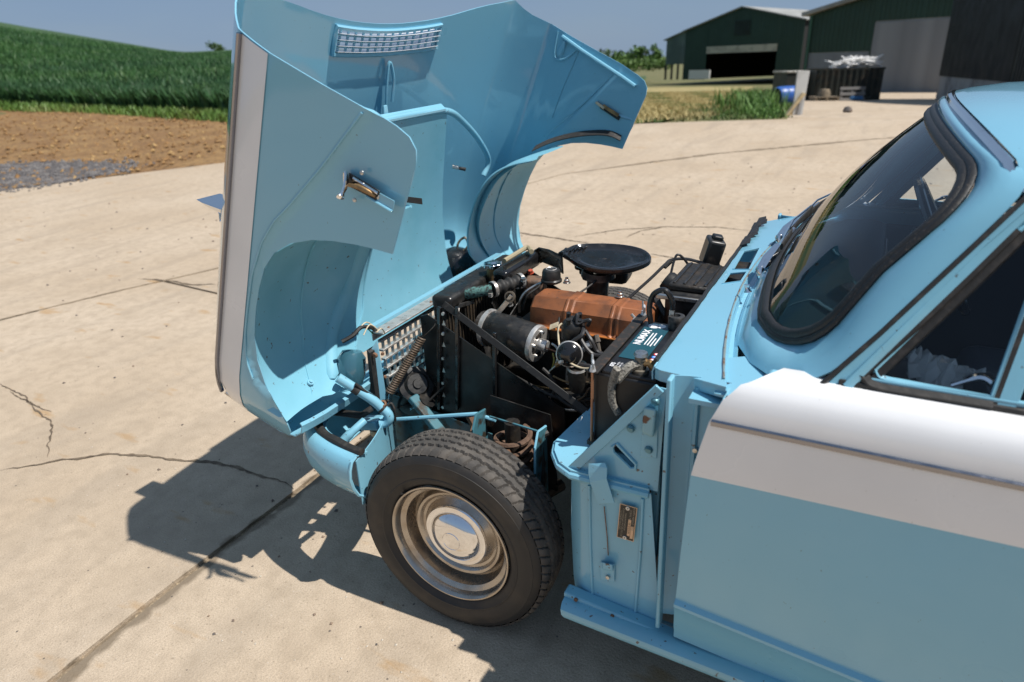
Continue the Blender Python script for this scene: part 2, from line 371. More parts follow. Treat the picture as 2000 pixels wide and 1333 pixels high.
jd = sheet('joint_bed', [(-16, -14), (14, -14), (14, 14), (-.8, 11.8), (-9, 3), (-15, -13)], DIRT, -.012, 1.2)
def ribbon(name, pts, w, m, parent, dz=.003, jag=.5, seg=.02, wo=.006):   # jagged crack or dirt streak lying on the slab
    p = []
    for i in range(len(pts)-1):
        a, b = Vector(pts[i]), Vector(pts[i+1]); n = max(1, int((b-a).length/seg))
        for j in range(n): p.append(a+(b-a)*j/n)
    p.append(Vector(pts[-1])); L_, Rr = [], []
    wob = 0
    for i, q in enumerate(p):
        d = (p[min(i+1, len(p)-1)]-p[max(i-1, 0)]).normalized(); n = Vector((-d.y, d.x))
        wob = wob*.8+random.uniform(-1, 1)*wo
        t = min(1, 4*i/len(p)+.15, 4*(len(p)-1-i)/len(p)+.15)
        wl = w*t*(1+random.uniform(-jag, jag*1.6)); c = q+n*wob
        L_.append((c.x+n.x*wl/2, c.y+n.y*wl/2, dz+terrain(c.x, c.y))); Rr.append((c.x-n.x*wl/2, c.y-n.y*wl/2, dz+terrain(c.x, c.y)))
    return MB().grid([L_, Rr]).build(name, m, parent, smooth=0)
CRK = mat('crack_dirt', (.17, .128, .085), 1, var=(30, (.09, .066, .045), .4, .65))  # dark dirt colour of the crack ribbons
def gp(l): return [AT(a, b, z=0).to_2d() for a, b in l]
ribbon('dirt_streak', J3[1:7], .012, DIRT, s3, .004, .8, .06)
ribbon('dirt_streak', [J3[6], J3[7], (.631, 8.998), (1.56, 9.67), (3, 10.6)], .05, DIRT, s1, .004, .8, .08)
for l, w in [([(0, 920), (60, 912), (120, 900), (210, 888), (290, 893), (370, 903), (430, 905), (470, 918), (520, 930), (575, 955)], .011),
             ([(0, 748), (20, 765), (45, 775), (70, 800), (100, 825), (98, 850), (90, 872), (95, 893)], .007),
             ([(20, 765), (60, 790), (100, 806)], .006),
             ([(1000, 453), (1060, 462), (1110, 470), (1150, 476)], .02), ([(1110, 466), (1200, 450), (1300, 444), (1400, 444), (1480, 452)], .011),
             ([(1225, 465), (1250, 452), (1300, 444)], .01), ([(270, 545), (330, 550), (380, 557), (425, 556)], .015), ([(1270, 497), (1310, 503), (1370, 512)], .012)]:
    ribbon('crack', gp(l), w, CRK, s2 if l[0][0] < 500 else s1)
# loose stones on the concrete
def stones(name, pts, m, kind='stuff'):
    mb = MB()
    for x, y, z, r in pts:
        k = [Vector(q)*r*random.uniform(.7, 1.25) for q in ((1, 0, 0), (0, 1, 0), (-1, 0, 0), (0, -1, 0), (.1, 0, .8), (0, .1, -.5))]
        a = random.uniform(0, 6.3); k = [Matrix.Rotation(a, 3, 'Z') @ q for q in k]
        mb.add([(x+q.x, y+q.y, z+q.z) for q in k], [(0, 1, 4), (1, 2, 4), (2, 3, 4), (3, 0, 4), (1, 0, 5), (2, 1, 5), (3, 2, 5), (0, 3, 5)])
    o = mb.build(name, m, smooth=0, rot=True); o['kind'] = kind; return o
PEB = mat('pebble', (.10, .09, .085), .8, var=(9, (.24, .17, .12), .45, .6)); PEB2 = mat('pale_pebble', (.5, .44, .36), .8)
pl = []
for _ in range(520):
    d = random.uniform(.9, 9); a = R(random.uniform(-10, 66)); pl.append((CAMP.x-math.sin(a)*d, CAMP.y+math.cos(a)*d, .002, random.uniform(.002, .0065)*(1+.12*d)))
tag(stones('loose_pebbles', pl, PEB), 'dark pebbles scattered over the pale concrete', 'pebbles')
pl = []
for _ in range(260):
    d = random.uniform(.9, 6); a = R(random.uniform(-10, 66)); pl.append((CAMP.x-math.sin(a)*d, CAMP.y+math.cos(a)*d, .001, random.uniform(.002, .005)))
tag(stones('pale_chips', pl, PEB2), 'small pale stone chips scattered over the concrete', 'stone chips')
# soil strip, gravel, field
G0 = [on_ground(x, y) for x, y in [(0, 212), (120, 216), (260, 224), (380, 230), (470, 236)]]
soil_in = [(-16.5, -13), (-11.2, -1), (-9.0, 2.75), (-7.75, 5.2), (-5.2, 9.0)]
soil_out = [(-6.6, 12.5)] + [(p.x, p.y) for p in G0[::-1]] + [(-34, 6), (-38, -13)]
so_ = sheet('soil_strip', [(x, y) for x, y in soil_in]+soil_out, SOIL, -.015, .5, jitter=.03)
pl = []
for _ in range(9000):
    t = random.random(); x = -8.4-random.random()**1.3*20; y = random.uniform(-6, 13)
    if x < -8.9+(y-2.7)*.45-.3 and x > -9.2-(24): 
        r = .010+.05*random.random()**2.2; pl.append((x, y, terrain(x, y), r))
CLOD = mat('soil_clod', (.25, .14, .055), .95, var=(6, (.40, .26, .11), .5, .65), var2=(11, (.12, .065, .028), .5, .7))
tag(stones('soil_clods', pl, CLOD), 'brown clods covering the bare soil strip', 'soil clods')
gravel_poly = [(p.x, p.y) for p in [on_ground(a, b) for a, b in [(-60, 380), (40, 371), (110, 358), (190, 343), (250, 333), (250, 322), (180, 318), (90, 318), (0, 322), (-80, 326)]]]
sheet('gravel_strip', gravel_poly, GRAVEL, .002, .3, jitter=.006)
pl = []
xs = [p[0] for p in gravel_poly]; ys = [p[1] for p in gravel_poly]
for _ in range(5000):
    x = random.uniform(min(xs), max(xs)); y = random.uniform(min(ys), max(ys)); c = False
    for i in range(len(gravel_poly)):
        x1, y1 = gravel_poly[i]; x2, y2 = gravel_poly[(i+1) % len(gravel_poly)]
        if (y1 > y) != (y2 > y) and x < (x2-x1)*(y-y1)/(y2-y1)+x1: c = not c
    if c: x += random.gauss(0, .18); y += random.gauss(0, .18); pl.append((x, y, terrain(x, y)+.004, random.uniform(.010, .034)))
tag(stones('gravel_stones', pl, mat('gravel_stone', (.085, .078, .078), .85, var=(7, (.19, .175, .165), .45, .65))), 'dark grey gravel heaped at the edge of the concrete', 'gravel')
sheet('crop_field', [(p.x-1.0, p.y+.8) for p in G0] + [(-10, 30), (-60, 190), (-190, 230), (-330, 80), (-150, -13), (-44, -13), (-38, -4)], mat('crop_floor', (.028, .066, .018), .9, var=(.08, (.036, .08, .02), .4, .6)), .05, 5)
def blades(name, pts, m, label, cat, wmul=1):                     # (x,y,height,lean) -> bent two-triangle blades
    n = len(pts); a = np.array(pts); th = rng.uniform(0, 6.283, n); h = a[:, 2]; w = .012*wmul*(.6+h)*(.6+rng.random(n))
    z = np.array([terrain(x, y) for x, y in a[:, :2]]); le = a[:, 3]*h; ph = rng.uniform(0, 6.283, n)
    cx, sx = np.cos(th)*w, np.sin(th)*w; lx, ly = np.cos(ph)*le, np.sin(ph)*le
    v = np.empty((n, 5, 3)); 
    v[:, 0] = np.stack([a[:, 0]-cx, a[:, 1]-sx, z], 1); v[:, 1] = np.stack([a[:, 0]+cx, a[:, 1]+sx, z], 1)
    v[:, 2] = np.stack([a[:, 0]-cx*.8+lx*.35, a[:, 1]-sx*.8+ly*.35, z+h*.6], 1); v[:, 3] = np.stack([a[:, 0]+cx*.8+lx*.35, a[:, 1]+sx*.8+ly*.35, z+h*.6], 1)
    v[:, 4] = np.stack([a[:, 0]+lx, a[:, 1]+ly, z+h], 1)
    b = np.arange(n)[:, None]*5
    f = np.concatenate([b+[0, 1, 3], b+[0, 3, 2], b+[2, 3, 4]]).astype(np.int32)
    me = bpy.data.meshes.new(name); me.vertices.add(n*5); me.vertices.foreach_set('co', v.ravel().astype(np.float32))
    me.loops.add(len(f)*3); me.loops.foreach_set('vertex_index', f.ravel()); me.polygons.add(len(f)); me.polygons.foreach_set('loop_start', np.arange(len(f), dtype=np.int32)*3)
    me.update(); me.validate(); me.materials.append(m)
    o = bpy.data.objects.new(name, me); COL.objects.link(o); o.rotation_euler = (ALPHA, 0, 0); o['kind'] = 'stuff'; tag(o, label, cat); return o
cp = []
a0 = [math.atan2(-(p.x-CAMP.x), p.y-CAMP.y) for p in G0]; d0 = [math.hypot(p.x-CAMP.x, p.y-CAMP.y) for p in G0]
ia = np.argsort(a0); a0s = np.array(a0)[ia]; d0s = np.array(d0)[ia]
while len(cp) < 135000:
    a = R(random.uniform(42, 80)); dm = np.interp(a, a0s, d0s)+1.0
    d = dm + (random.random()**2.0)*(125-dm)
    cp.append((CAMP.x-math.sin(a)*d, CAMP.y+math.cos(a)*d, random.uniform(.42, .68), random.uniform(.1, .5)))
blades('cereal_crop', cp, CROP, 'dense green cereal crop covering the rising field', 'crop', 1.9)
vg = []
for _ in range(9000):
    a = R(random.uniform(42, 76)); d = np.interp(a, a0s, d0s)+random.uniform(-.9, 1.6)
    vg.append((CAMP.x-math.sin(a)*d, CAMP.y+math.cos(a)*d, random.uniform(.08, .25), random.uniform(.2, .7)))
blades('field_margin_grass', vg, mat('margin_grass', (.10, .19, .03), .6, var=(.8, (.16, .2, .05), .45, .65)), 'bright grass margin between the soil and the crop', 'grass', 1.6)
# right-hand verge
sheet('dry_verge', [(-4.6, 10.2), (-3.4, 11.4), (-3.3, 14), (-4.2, 20), (-6.5, 34), (-9, 50), (-12, 74), (-40, 84), (-30, 30), (-14, 10)], mat('straw_ground', (.33, .26, .11), .9, var=(.9, (.22, .19, .07), .4, .62), var2=(6, (.42, .34, .17), .5, .75), bump=(20, .7, .04)), -.03, 1.2)
vg = []; vs2 = []; wd_ = []
while len(vg) < 30000:
    x = random.uniform(-22, -.9); y = random.uniform(9.5, 60)
    ye = np.interp(x, [-30, -4.6, -3.2, -2.2, -.86], [9.2, 9.3, 10.45, 11.2, 12.0])
    xr = np.interp(y, [11, 20, 48, 80], [-.9, -1.7, -6.1, -10])
    if y < ye+.02 or x > xr or x < xr-14: continue
    e = min(y-ye, (xr-x)*1.2)
    dry = (math.sin(x*1.7+y*.6)+math.sin(y*.9-x*.5+1)+random.uniform(-.8, .8) > -.55) and e > .7 and x < xr-1.3
    if dry: vs2.append((x, y, random.uniform(.03, .13), random.uniform(.5, 1.3)))
    else:
        hh = random.uniform(.03, .10)+(.10*random.random() if xr-x < 2.0 and y > 14 else 0)
        vg.append((x, y, hh, random.uniform(.2, .8)))
    if len(vs2) > 60000: break
blades('verge_grass', vg, GRASS, 'green rough grass along the verge beyond the concrete', 'grass', 1.1)
blades('mown_straw', vs2[:60000], STRAW, 'dry yellow mown grass across the verge', 'dry grass', 1.1)
wp = []
for _ in range(2600):
    p = random.choice([(-1.45, 13.6, .3, .16), (-1.75, 14.8, .4, .26), (-1.25, 12.7, .25, .12), (-2.2, 16.5, .5, .42), (-2.4, 18, .5, .5), (-3.2, 21, .9, .55)])
    x = random.gauss(p[0], p[2]*.5); y = random.gauss(p[1], p[2]*.8); wp.append((x, y, p[3]*random.uniform(.3, 1.15), random.uniform(.1, .7)))
blades('weed_stems', wp, mat('weed_leaf', (.09, .20, .03), .6, var=(3, (.15, .22, .06), .45, .7)), 'tall green weeds growing at the corner of the verge', 'weeds', 1.3)

# ---- foliage helper: leaf faces through a crown's volume
def leaf_cloud(mb, blobs, n, size):
    for _ in range(n):
        c, r = random.choices(blobs, [b[1][0]*b[1][2] for b in blobs])[0]
        d = Vector((random.gauss(0, 1), random.gauss(0, 1), random.gauss(0, 1))).normalized()*(random.random()**.45)*random.uniform(.75, 1.12)
        p = Vector(c)+Vector((d.x*r[0], d.y*r[1], d.z*r[2])); s = size*random.uniform(.5, 1.4)
        a = Vector((random.gauss(0, 1), random.gauss(0, 1), random.gauss(0, .7))).normalized(); b = a.orthogonal().normalized(); b = Matrix.Rotation(random.uniform(0, 6.3), 3, a) @ b; c2 = a.cross(b)
        mb.add([p-b*s, p+c2*s*.6, p+b*s, p-c2*s*.6], [(0, 1, 2, 3)])
BARK = mat('bark', (.09, .07, .05), .9)
def tree(name, base, h, w, label, col, n=900, trunk=.25, group=None, cat='tree'):
    base = Vector(base); e = empty(name, base); tag(e, label, cat, group)
    t = MB(); t.tube([V(0, 0, -.5), V(.02*h, 0, h*.3), V(-.02*h, .02*h, h*.6), V(0, 0, h*.85)], [.045*h, .035*h, .02*h, .008*h], 7)
    for k in range(5):
        a = k*1.3; t.tube([V(0, 0, h*(.25+.08*k)), V(math.cos(a)*w*.3, math.sin(a)*w*.3, h*(.45+.08*k))], [.018*h, .006*h], 5)
    t.build('trunk', BARK, e)
    bl = []
    for k in range(11):
        a = random.uniform(0, 6.3); rr = random.random()**.6*w*.36; z = h*random.uniform(trunk+.1, .86)
        s = w*random.uniform(.16, .27); bl.append(((math.cos(a)*rr, math.sin(a)*rr, z), (s, s, s*random.uniform(.7, 1.0))))
    c = MB(); leaf_cloud(c, bl, n, .055*w); c.build('crown', col, e, smooth=0); return e
LEAF1 = mat('tree_leaf', (.05, .10, .025), .7, var=(.5, (.09, .15, .03), .45, .65)); LEAF2 = mat('bush_leaf', (.075, .15, .028), .65, var=(.6, (.12, .2, .04), .45, .65))
for i, (px, D, hp, wp_, lab, lf) in enumerate([
        (1175, 130, 36, 60, 'low dark tree at the left end of the far hedge line', LEAF1), (1206, 140, 44, 46, 'dark tree behind the pale bush left of the green shed', LEAF1),
        (1240, 150, 38, 26, 'slim dark tree standing highest on the far skyline', LEAF1), (1225, 115, 28, 60, 'bright rounded bush in the middle of the far hedge line', LEAF2),
        (1268, 100, 46, 66, 'bright green bush beside the green shed side wall', LEAF2), (1296, 104, 34, 40, 'small bright bush touching the green shed corner', LEAF2)]):
    b = WD(px-8, 134-i*1.2, D); s = D/1330
    tree('far_tree' if lf is LEAF1 else 'far_bush', b, hp*s*.8, wp_*s*.95, lab, lf, 1100, .0, 'trees and bushes beyond the verge', 'tree' if lf is LEAF1 else 'bush')
tree('hilltop_bush', WD(424, 101, 158), 1.75, 4.0, 'small lone bush on the skyline of the crop field', LEAF1, 500, 0, None, 'bush')
hd = MB(); bl = []
for px in range(1150, 1310, 9):
    b = WD(px, 137-(px-1150)*.05, 95); bl.append(((b.x, b.y, b.z+.3), (1.2, 1.2, .9)))
leaf_cloud(hd, bl, 2600, .16)
h_ = hd.build('far_hedge', LEAF2, smooth=0); h_['kind'] = 'stuff'; tag(h_, 'low green hedge running behind the dry verge', 'hedge')

# ================================================================ FARM BUILDINGS
CLAD = mat('green_cladding', (.017, .046, .03), .5, .1, 0, var=(.4, (.016, .042, .028), .4, .6), rvar=(1.2, .4, .6))
CLADL = mat('light_green_cladding', (.10, .14, .125), .55, var=(.6, (.07, .10, .09), .4, .6))
BLKC = mat('black_cladding', (.008, .010, .009), .5, .1, rvar=(1.2, .35, .6))
ROOFM = mat('fibre_cement_roof', (.32, .32, .31), .8, var=(.8, (.22, .22, .2), .4, .65))
ROLLM = mat('grey_roller_steel', (.30, .31, .32), .5, .3, var=(.6, (.22, .23, .24), .4, .65))
CREAMP = mat('cream_fascia', (.45, .42, .33), .6, var=(1.5, (.3, .28, .22), .45, .65)); CWALL = mat('grey_concrete_panel', (.34, .33, .31), .85, var=(.8, (.2, .19, .18), .45, .65), bump=(5, .3, .05))
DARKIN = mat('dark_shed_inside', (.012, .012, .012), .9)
class Wall:                                                     # a vertical wall plane between two ground points
    def __init__(s, a, b):
        s.a = Vector(a); d = Vector(b)-s.a; d.z = 0; s.L = d.length; s.d = d/s.L; s.n = Vector((s.d.y, -s.d.x, 0))
        if s.n.dot(CAMW-s.a) < 0: s.n = -s.n
    def st(s, px, py):                                            # pixel -> (along, height)
        r = RX.to_3x3() @ ray(px, py); t = (s.a-CAMW).dot(s.n)/r.dot(s.n); p = CAMW+r*t; return (p-s.a).dot(s.d), p.z-s.a.z
    def P(s, u, h, o=0): return s.a+s.d*u+s.n*o+Vector((0, 0, h))
def clad(w, name, u0, u1, bot, top, m, parent, pitch=.32, depth=.045, sheetw=1.0):
    """profiled sheets, each sheet its own piece"""
    obs = []; u = u0
    while u < u1-1e-3:
        ue = min(u+sheetw, u1); mb = MB(); prof = []; x = u; k = 0
        while x < ue-1e-4:
            for du, o in ((0, 0), (.55, 0), (.65, depth), (.9, depth)): 
                if x+du*pitch < ue: prof.append((x+du*pitch, o))
            x += pitch
        prof.append((ue-.004, 0))
        mb.grid([[w.P(a, bot(a), .02+o) for a, o in prof], [w.P(a, top(a), .02+o) for a, o in prof]])
        obs.append(mb.build(name, m, parent, smooth=0)); u = ue
    return obs
# -- left green shed
A = WD(1334, 151, 85); B = WD(1558, 166, 74); B.z = A.z; w1 = Wall(A, B)
sh = empty('gabled_shed', A); tag(sh, 'dark green gabled shed with wide open doorway, farthest of the sheds', 'shed'); sh_inv = -A
def loc_parent(o, root): o.parent = root; o.matrix_parent_inverse = Matrix.Translation(-root.location)
def reparent(l, root):
    for o in (l if isinstance(l, list) else [l]): loc_parent(o, root)
L1 = w1.L; e0 = w1.st(1334, 62)[1]; ap = w1.st(1452, 15); e1 = w1.st(1558, 40)[1]
top1 = lambda u: (e0+(ap[1]-e0)*u/ap[0]) if u < ap[0] else ap[1]+(e1-ap[1])*(u-ap[0])/(L1-ap[0])
o0 = w1.st(1381, 97); o1 = w1.st(1520, 80); oh = (o0[1]+o1[1])/2
reparent(clad(w1, 'cladding_sheet', 0, o0[0], lambda u: -.3, top1, CLAD, sh), sh)
reparent(clad(w1, 'cladding_sheet', o0[0], o1[0], lambda u: oh+.0, top1, CLAD, sh), sh)
reparent(clad(w1, 'cladding_sheet', o1[0], L1, lambda u: -.3, top1, CLAD, sh), sh)
mb = MB(); mb.hexa([w1.P(u, h, o) for o in (.03, .12) for h in (oh-.75, oh) for u in (o0[0], o1[0])]); reparent(mb.build('door_fascia', CREAMP, sh), sh)
lv = w1.st(1437, 42); lv2 = w1.st(1465, 68); mb = MB()
for k in range(7):
    h = lv2[1]+(lv[1]-lv2[1])*k/6.5; mb.hexa([w1.P(u, h+dh, o) for o in (.06, .14) for dh in (0, .11) for u in (lv[0], lv2[0])])
reparent(mb.build('gable_vent', BLKC, sh), sh)
back = -w1.n; bd = 30
mb = MB(); P = [w1.P(0, -.3), w1.P(0, e0), w1.P(ap[0], ap[1]), w1.P(L1, e1), w1.P(L1, -.3)]; Q = [p+back*bd for p in P]
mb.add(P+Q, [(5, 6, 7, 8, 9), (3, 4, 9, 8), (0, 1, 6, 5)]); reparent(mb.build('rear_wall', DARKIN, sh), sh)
mb = MB(); up = Vector((0, 0, .12)); oh_ = w1.n*.35
for (i, j) in ((1, 2), (2, 3)):
    ex = (P[i]-P[j]).normalized()*.3 if i == 1 else Vector((0, 0, 0)); ey = (P[j]-P[i]).normalized()*.3 if i == 2 else Vector((0, 0, 0))
    mb.hexa([P[i]+ex+oh_+up*.2, P[j]+ey+oh_+up*.2, Q[i]+ex+up*.2, Q[j]+ey+up*.2, P[i]+ex+oh_+up*1.2, P[j]+ey+oh_+up*1.2, Q[i]+ex+up*1.2, Q[j]+ey+up*1.2])
reparent(mb.build('roof', ROOFM, sh, smooth=0), sh)
ul = w1.st(1302, 90)[0]; hl0 = w1.st(1302, 80)[1]; hlb = w1.st(1318, 126)[1]
reparent(clad(w1, 'lean_to_sheet', ul, 0, lambda u: hlb, lambda u: e0+(hl0-e0)*u/ul, CLADL, sh, .4, .05, 2.5), sh)
for k in range(4): reparent(MB().box(w1.P(ul*k/3, hlb/2-.15, -.1), (.22, .22, hlb+.3)).build('lean_to_post', BLKC, sh), sh)
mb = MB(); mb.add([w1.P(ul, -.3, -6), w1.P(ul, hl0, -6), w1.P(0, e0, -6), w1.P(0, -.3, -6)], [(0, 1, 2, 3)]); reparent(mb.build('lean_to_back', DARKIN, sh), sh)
mb = MB(); q0, q1 = w1.P(ul-.3, hl0, .3), w1.P(0, e0, .3); mb.hexa([q0, q1, q0+back*bd, q1+back*bd, q0+up, q1+up, q0+back*bd+up, q1+back*bd+up]); reparent(mb.build('lean_to_roof', ROOFM, sh, smooth=0), sh)
mb = MB(); wp0 = w1.st(1368, 137); mb.hexa([w1.P(u, h, o) for o in (2.0, 2.2) for h in (-.2, wp0[1]) for u in (w1.st(1368, 137)[0], w1.st(1408, 139)[0])])
tag(mb.build('white_board', mat('weathered_white_board', (.6, .6, .57), .7)), 'low white board standing in front of the gabled shed doorway', 'board')
# -- big green shed with roller doors
A2 = WD(1563, 180, 52); B2 = WD(1846, 183, 44.5); B2.z = A2.z; w2 = Wall(A2, B2)
s2h = empty('roller_door_shed', A2); tag(s2h, 'long dark green shed with two grey roller doors', 'shed')
eL = w2.st(1558, 34)[1]; eR = w2.st(1846, -62)[1]; L2 = w2.L
top2 = lambda u: eL+(eR-eL)*u/L2
ra = w2.st(1575, 106); rb = w2.st(1698, 98); rc = w2.st(1710, 42); rdd = w2.st(1840, 33)
hs = (ra[1]+rb[1])/2; hb = (rc[1]+rdd[1])/2
reparent(clad(w2, 'cladding_sheet', 0, ra[0], lambda u: -.3, top2, CLAD, s2h, .3), s2h)
reparent(clad(w2, 'cladding_sheet', ra[0], rb[0], lambda u: hs, top2, CLAD, s2h, .3), s2h)
reparent(clad(w2, 'cladding_sheet', rb[0], rc[0], lambda u: -.3, top2, CLAD, s2h, .3), s2h)
reparent(clad(w2, 'cladding_sheet', rc[0], L2, lambda u: hb, top2, CLAD, s2h, .3), s2h)
def roller(nm, u0, u1, h):
    q = []
    n = int(h/.11)
    dr = MB(); dr.hexa([w2.P(u, hh, o) for o in (-.05, -.03) for hh in (-.2, h) for u in (u0, u1)])
    d = dr.build(nm, ROLLM, s2h); loc_parent(d, s2h)
    base = MB(); base.grid([[V(0, 0, 0)+w2.n*a+Vector((0, 0, b))+w2.d*u for a, b in ((0, 0), (.03, .025), (.03, .085), (0, .11))] for u in (u0, u1)])
    me = None
    for k in range(n):
        o = (base.build('slat', ROLLM, d, smooth=0) if me is None else bpy.data.objects.new('slat', me))
        if me is None: me = o.data
        else: COL.objects.link(o); o.parent = d
        o.location = w2.a+Vector((0, 0, k*.11))
    return d
roller('roller_door', ra[0]+.02, rb[0]-.02, hs); roller('roller_door', rc[0]+.02, rdd[0]+1.2, hb)
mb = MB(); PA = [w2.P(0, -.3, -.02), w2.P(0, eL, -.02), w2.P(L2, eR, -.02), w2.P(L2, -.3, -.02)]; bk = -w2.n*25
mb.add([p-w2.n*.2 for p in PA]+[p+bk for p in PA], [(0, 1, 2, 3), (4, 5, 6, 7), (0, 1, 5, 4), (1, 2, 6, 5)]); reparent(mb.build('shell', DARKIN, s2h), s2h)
mb = MB(); r0 = w2.P(-.4, eL, .5); r1 = w2.P(L2, eR, .5); t_ = Vector((0, 0, .25))
mb.hexa([r0, r1, r0+bk, r1+bk, r0+t_, r1+t_, r0+bk+t_, r1+bk+t_]); reparent(mb.build('roof', ROOFM, s2h), s2h)
mb = MB(); mb.tube([w2.P(.25, -.2, .15), w2.P(.25, eL, .15)], .09, 8); reparent(mb.build('downpipe', mat('green_downpipe', (.03, .10, .06), .5), s2h), s2h)
# -- near black shed on the right
A3 = WD(1822, 217, 36); B3 = WD(1957, 236, 24); B3.z = A3.z; w3 = Wall(A3, B3)
s3h = empty('black_clad_shed', A3); tag(s3h, 'black clad shed with stained concrete base panels at right edge', 'shed')
ch = (w3.st(1830, 143)[1]+w3.st(1955, 166)[1])/2
reparent(clad(w3, 'cladding_sheet', 0, w3.L, lambda u: ch, lambda u: 8.0, BLKC, s3h, .25), s3h)
n = 5
for k in range(n):
    u0, u1 = w3.L*k/n+.02, w3.L*(k+1)/n-.02; mb = MB(); mb.hexa([w3.P(u, h, o) for o in (-.1, .0) for h in (-.6, ch) for u in (u0, u1)]); reparent(mb.build('base_panel', CWALL, s3h, bevel=.01), s3h)
w4 = Wall(B3, B3+(w3.d*.55-w3.n*.85).normalized()*14); w4.n = w4.n if w4.n.dot(CAMW-B3) > 0 else -w4.n
w4 = Wall(B3, WD(2110, 262, 19).xyz); 
reparent(clad(w4, 'side_sheet', 0, w4.L, lambda u: -.8, lambda u: 8.0, BLKC, s3h, .25), s3h)
mb = MB(); c0 = w3.P(0, 8, 0); c1 = w3.P(w3.L, 8, 0); c2 = w4.P(w4.L, 8, 0); bb = -w3.n*8
mb.add([c0, c1, c2, c2+bb, c0+bb, w3.P(0, -.6, -.15), w3.P(0, -.6, -.15)+bb], [(0, 1, 2, 3, 4), (0, 4, 6, 5)]); reparent(mb.build('roof', BLKC, s3h), s3h)
# -- open-top container with a heap of white offcuts
C0 = WD(1588, 197, 36.5); C1 = WD(1718, 191.5, 36.0); C1.z = C0.z; wc = Wall(C0, C1); hc = wc.st(1655, 133)[1]
ct = empty('steel_container', C0); tag(ct, 'dark open top steel container with ribbed sides before the roller doors', 'container')
mb = MB(); prof = []; u = 0
while u < wc.L-.1:
    prof += [(u, 0), (u+.12, 0), (u+.16, .06), (u+.26, .06), (u+.3, 0)]; u += .3
prof.append((wc.L, 0))
SKIP = mat('dark_skip_paint', (.028, .033, .028), .55, .2, var=(3, (.07, .055, .04), .5, .7))
mb.grid([[wc.P(a, .12, o) for a, o in prof], [wc.P(a, hc-.08, o) for a, o in prof]]); reparent(mb.build('ribbed_side', SKIP, ct, smooth=0), ct)
dd = -wc.n*2.3; mb = MB(); mb.hexa([wc.P(u, h, .05)+(-wc.n*k) for k in (0, .12) for h in (hc-.1, hc) for u in (-.05, wc.L+.05)]); mb.hexa([wc.P(u, h, .03)+(-wc.n*k) for k in (0, 2.3) for h in (0, .12) for u in (0, wc.L)])
mb.hexa([wc.P(u, h, 0)+(-wc.n*k) for k in (0, 2.3) for h in (.12, hc-.1) for u in (wc.L-.04, wc.L)]); mb.hexa([wc.P(u, h, 0)+(-wc.n*k) for k in (0, 2.3) for h in (.12, hc-.1) for u in (0, .04)]); mb.hexa([wc.P(u, h, -2.3)+(-wc.n*k) for k in (0, .05) for h in (.12, hc) for u in (0, wc.L)])
reparent(mb.build('frame', SKIP, ct, smooth=0), ct)
mb = MB()
for u, hh in ((.15, .9), (.15, 1.3), (wc.L-.6, .12), (.6, .1)): mb.box(wc.P(u, hh, .1), (.22, .12, .12))
reparent(mb.build('latch', SKIP, ct), ct)
mb = MB()
for _ in range(230):
    u = random.uniform(1.0, wc.L-.25); t = random.random(); hh = hc+random.uniform(-.05, .30)+(.18 if u > wc.L*.55 else 0); p = wc.P(u, hh, -random.uniform(.15, 1.6)); s = random.uniform(.06, .18)
    q = Matrix.Rotation(random.uniform(-.5, .5), 3, 'X') @ Matrix.Rotation(random.uniform(-.4, .4), 3, 'Y') @ Matrix.Rotation(math.atan2(wc.d.y, wc.d.x)+random.uniform(-.6, .6), 3, 'Z')
    mb.box(p, (s*random.uniform(2, 6), s*.5, s*.35), q)
ho = mb.build('white_offcuts', mat('white_offcut', (.72, .71, .69), .6), smooth=0); ho['kind'] = 'stuff'; tag(ho, 'heap of white offcuts piled in the steel container', 'offcuts')
# dark bin left of the container, pallets, barrel, barrier board
K0 = WD(1531, 199, 38); K1 = WD(1582, 197, 38); K1.z = K0.z; wk = Wall(K0, K1); hk = wk.st(1555, 139)[1]
bn = empty('dark_bin', K0); tag(bn, 'tall dark bin with pale rim beside the steel container', 'bin')
mb = MB(); mb.hexa([wk.P(u, h, -k) for k in (0, 2) for h in (0, hk-.1) for u in (0, wk.L)]); reparent(mb.build('body', SKIP, bn, bevel=.03), bn)
mb = MB(); mb.hexa([wk.P(u, h, .05-k) for k in (0, 2.1) for h in (hk-.1, hk) for u in (-.06, wk.L+.06)]); reparent(mb.build('rim', mat('pale_rim', (.3, .28, .24), .7, var=(6, (.6, .58, .52), .5, .6)), bn, bevel=.02), bn)
WOOD = mat('weathered_wood', (.24, .19, .13), .85, var=(8, (.12, .10, .075), .4, .7)); WOODY = mat('fresh_timber', (.60, .47, .27), .7, var=(12, (.45, .33, .18), .4, .7))
def pallet(px, py, D, label, tilt, col):
    b = WD(px, py, D); e = empty('pallet', b); tag(e, label, 'pallet', 'pallets by the container'); q = Matrix.Rotation(math.atan2(wc.d.y, wc.d.x), 3, 'Z') @ Matrix.Rotation(tilt, 3, 'X')
    for k in range(5): MB().box(q @ V(0, .55-.27*k, .16), (1.2, .14, .03), q).build('board', col, e)
    for k in range(3): MB().box(q @ V(-.52+.52*k, 0, .08), (.1, 1.2, .12), q).build('bearer', col, e)
    return e
pallet(1609, 196, 34.5, 'low stack of weathered pallets lying in front of container', 0, WOOD)
pallet(1662, 196, 34.8, 'grey slatted pallet leaning upright against the container', R(78), mat('grey_wood', (.2, .19, .18), .85))
mb = MB(); b = WD(1609, 191, 34.5); mb.lathe([(0, 0), (.3, 0), (.28, .25), (.22, .4), (0, .42)], b, (0, 0, 1), 10); tag(mb.build('wooden_drum', WOOD), 'squat brown drum sitting on the low pallet stack', 'drum')
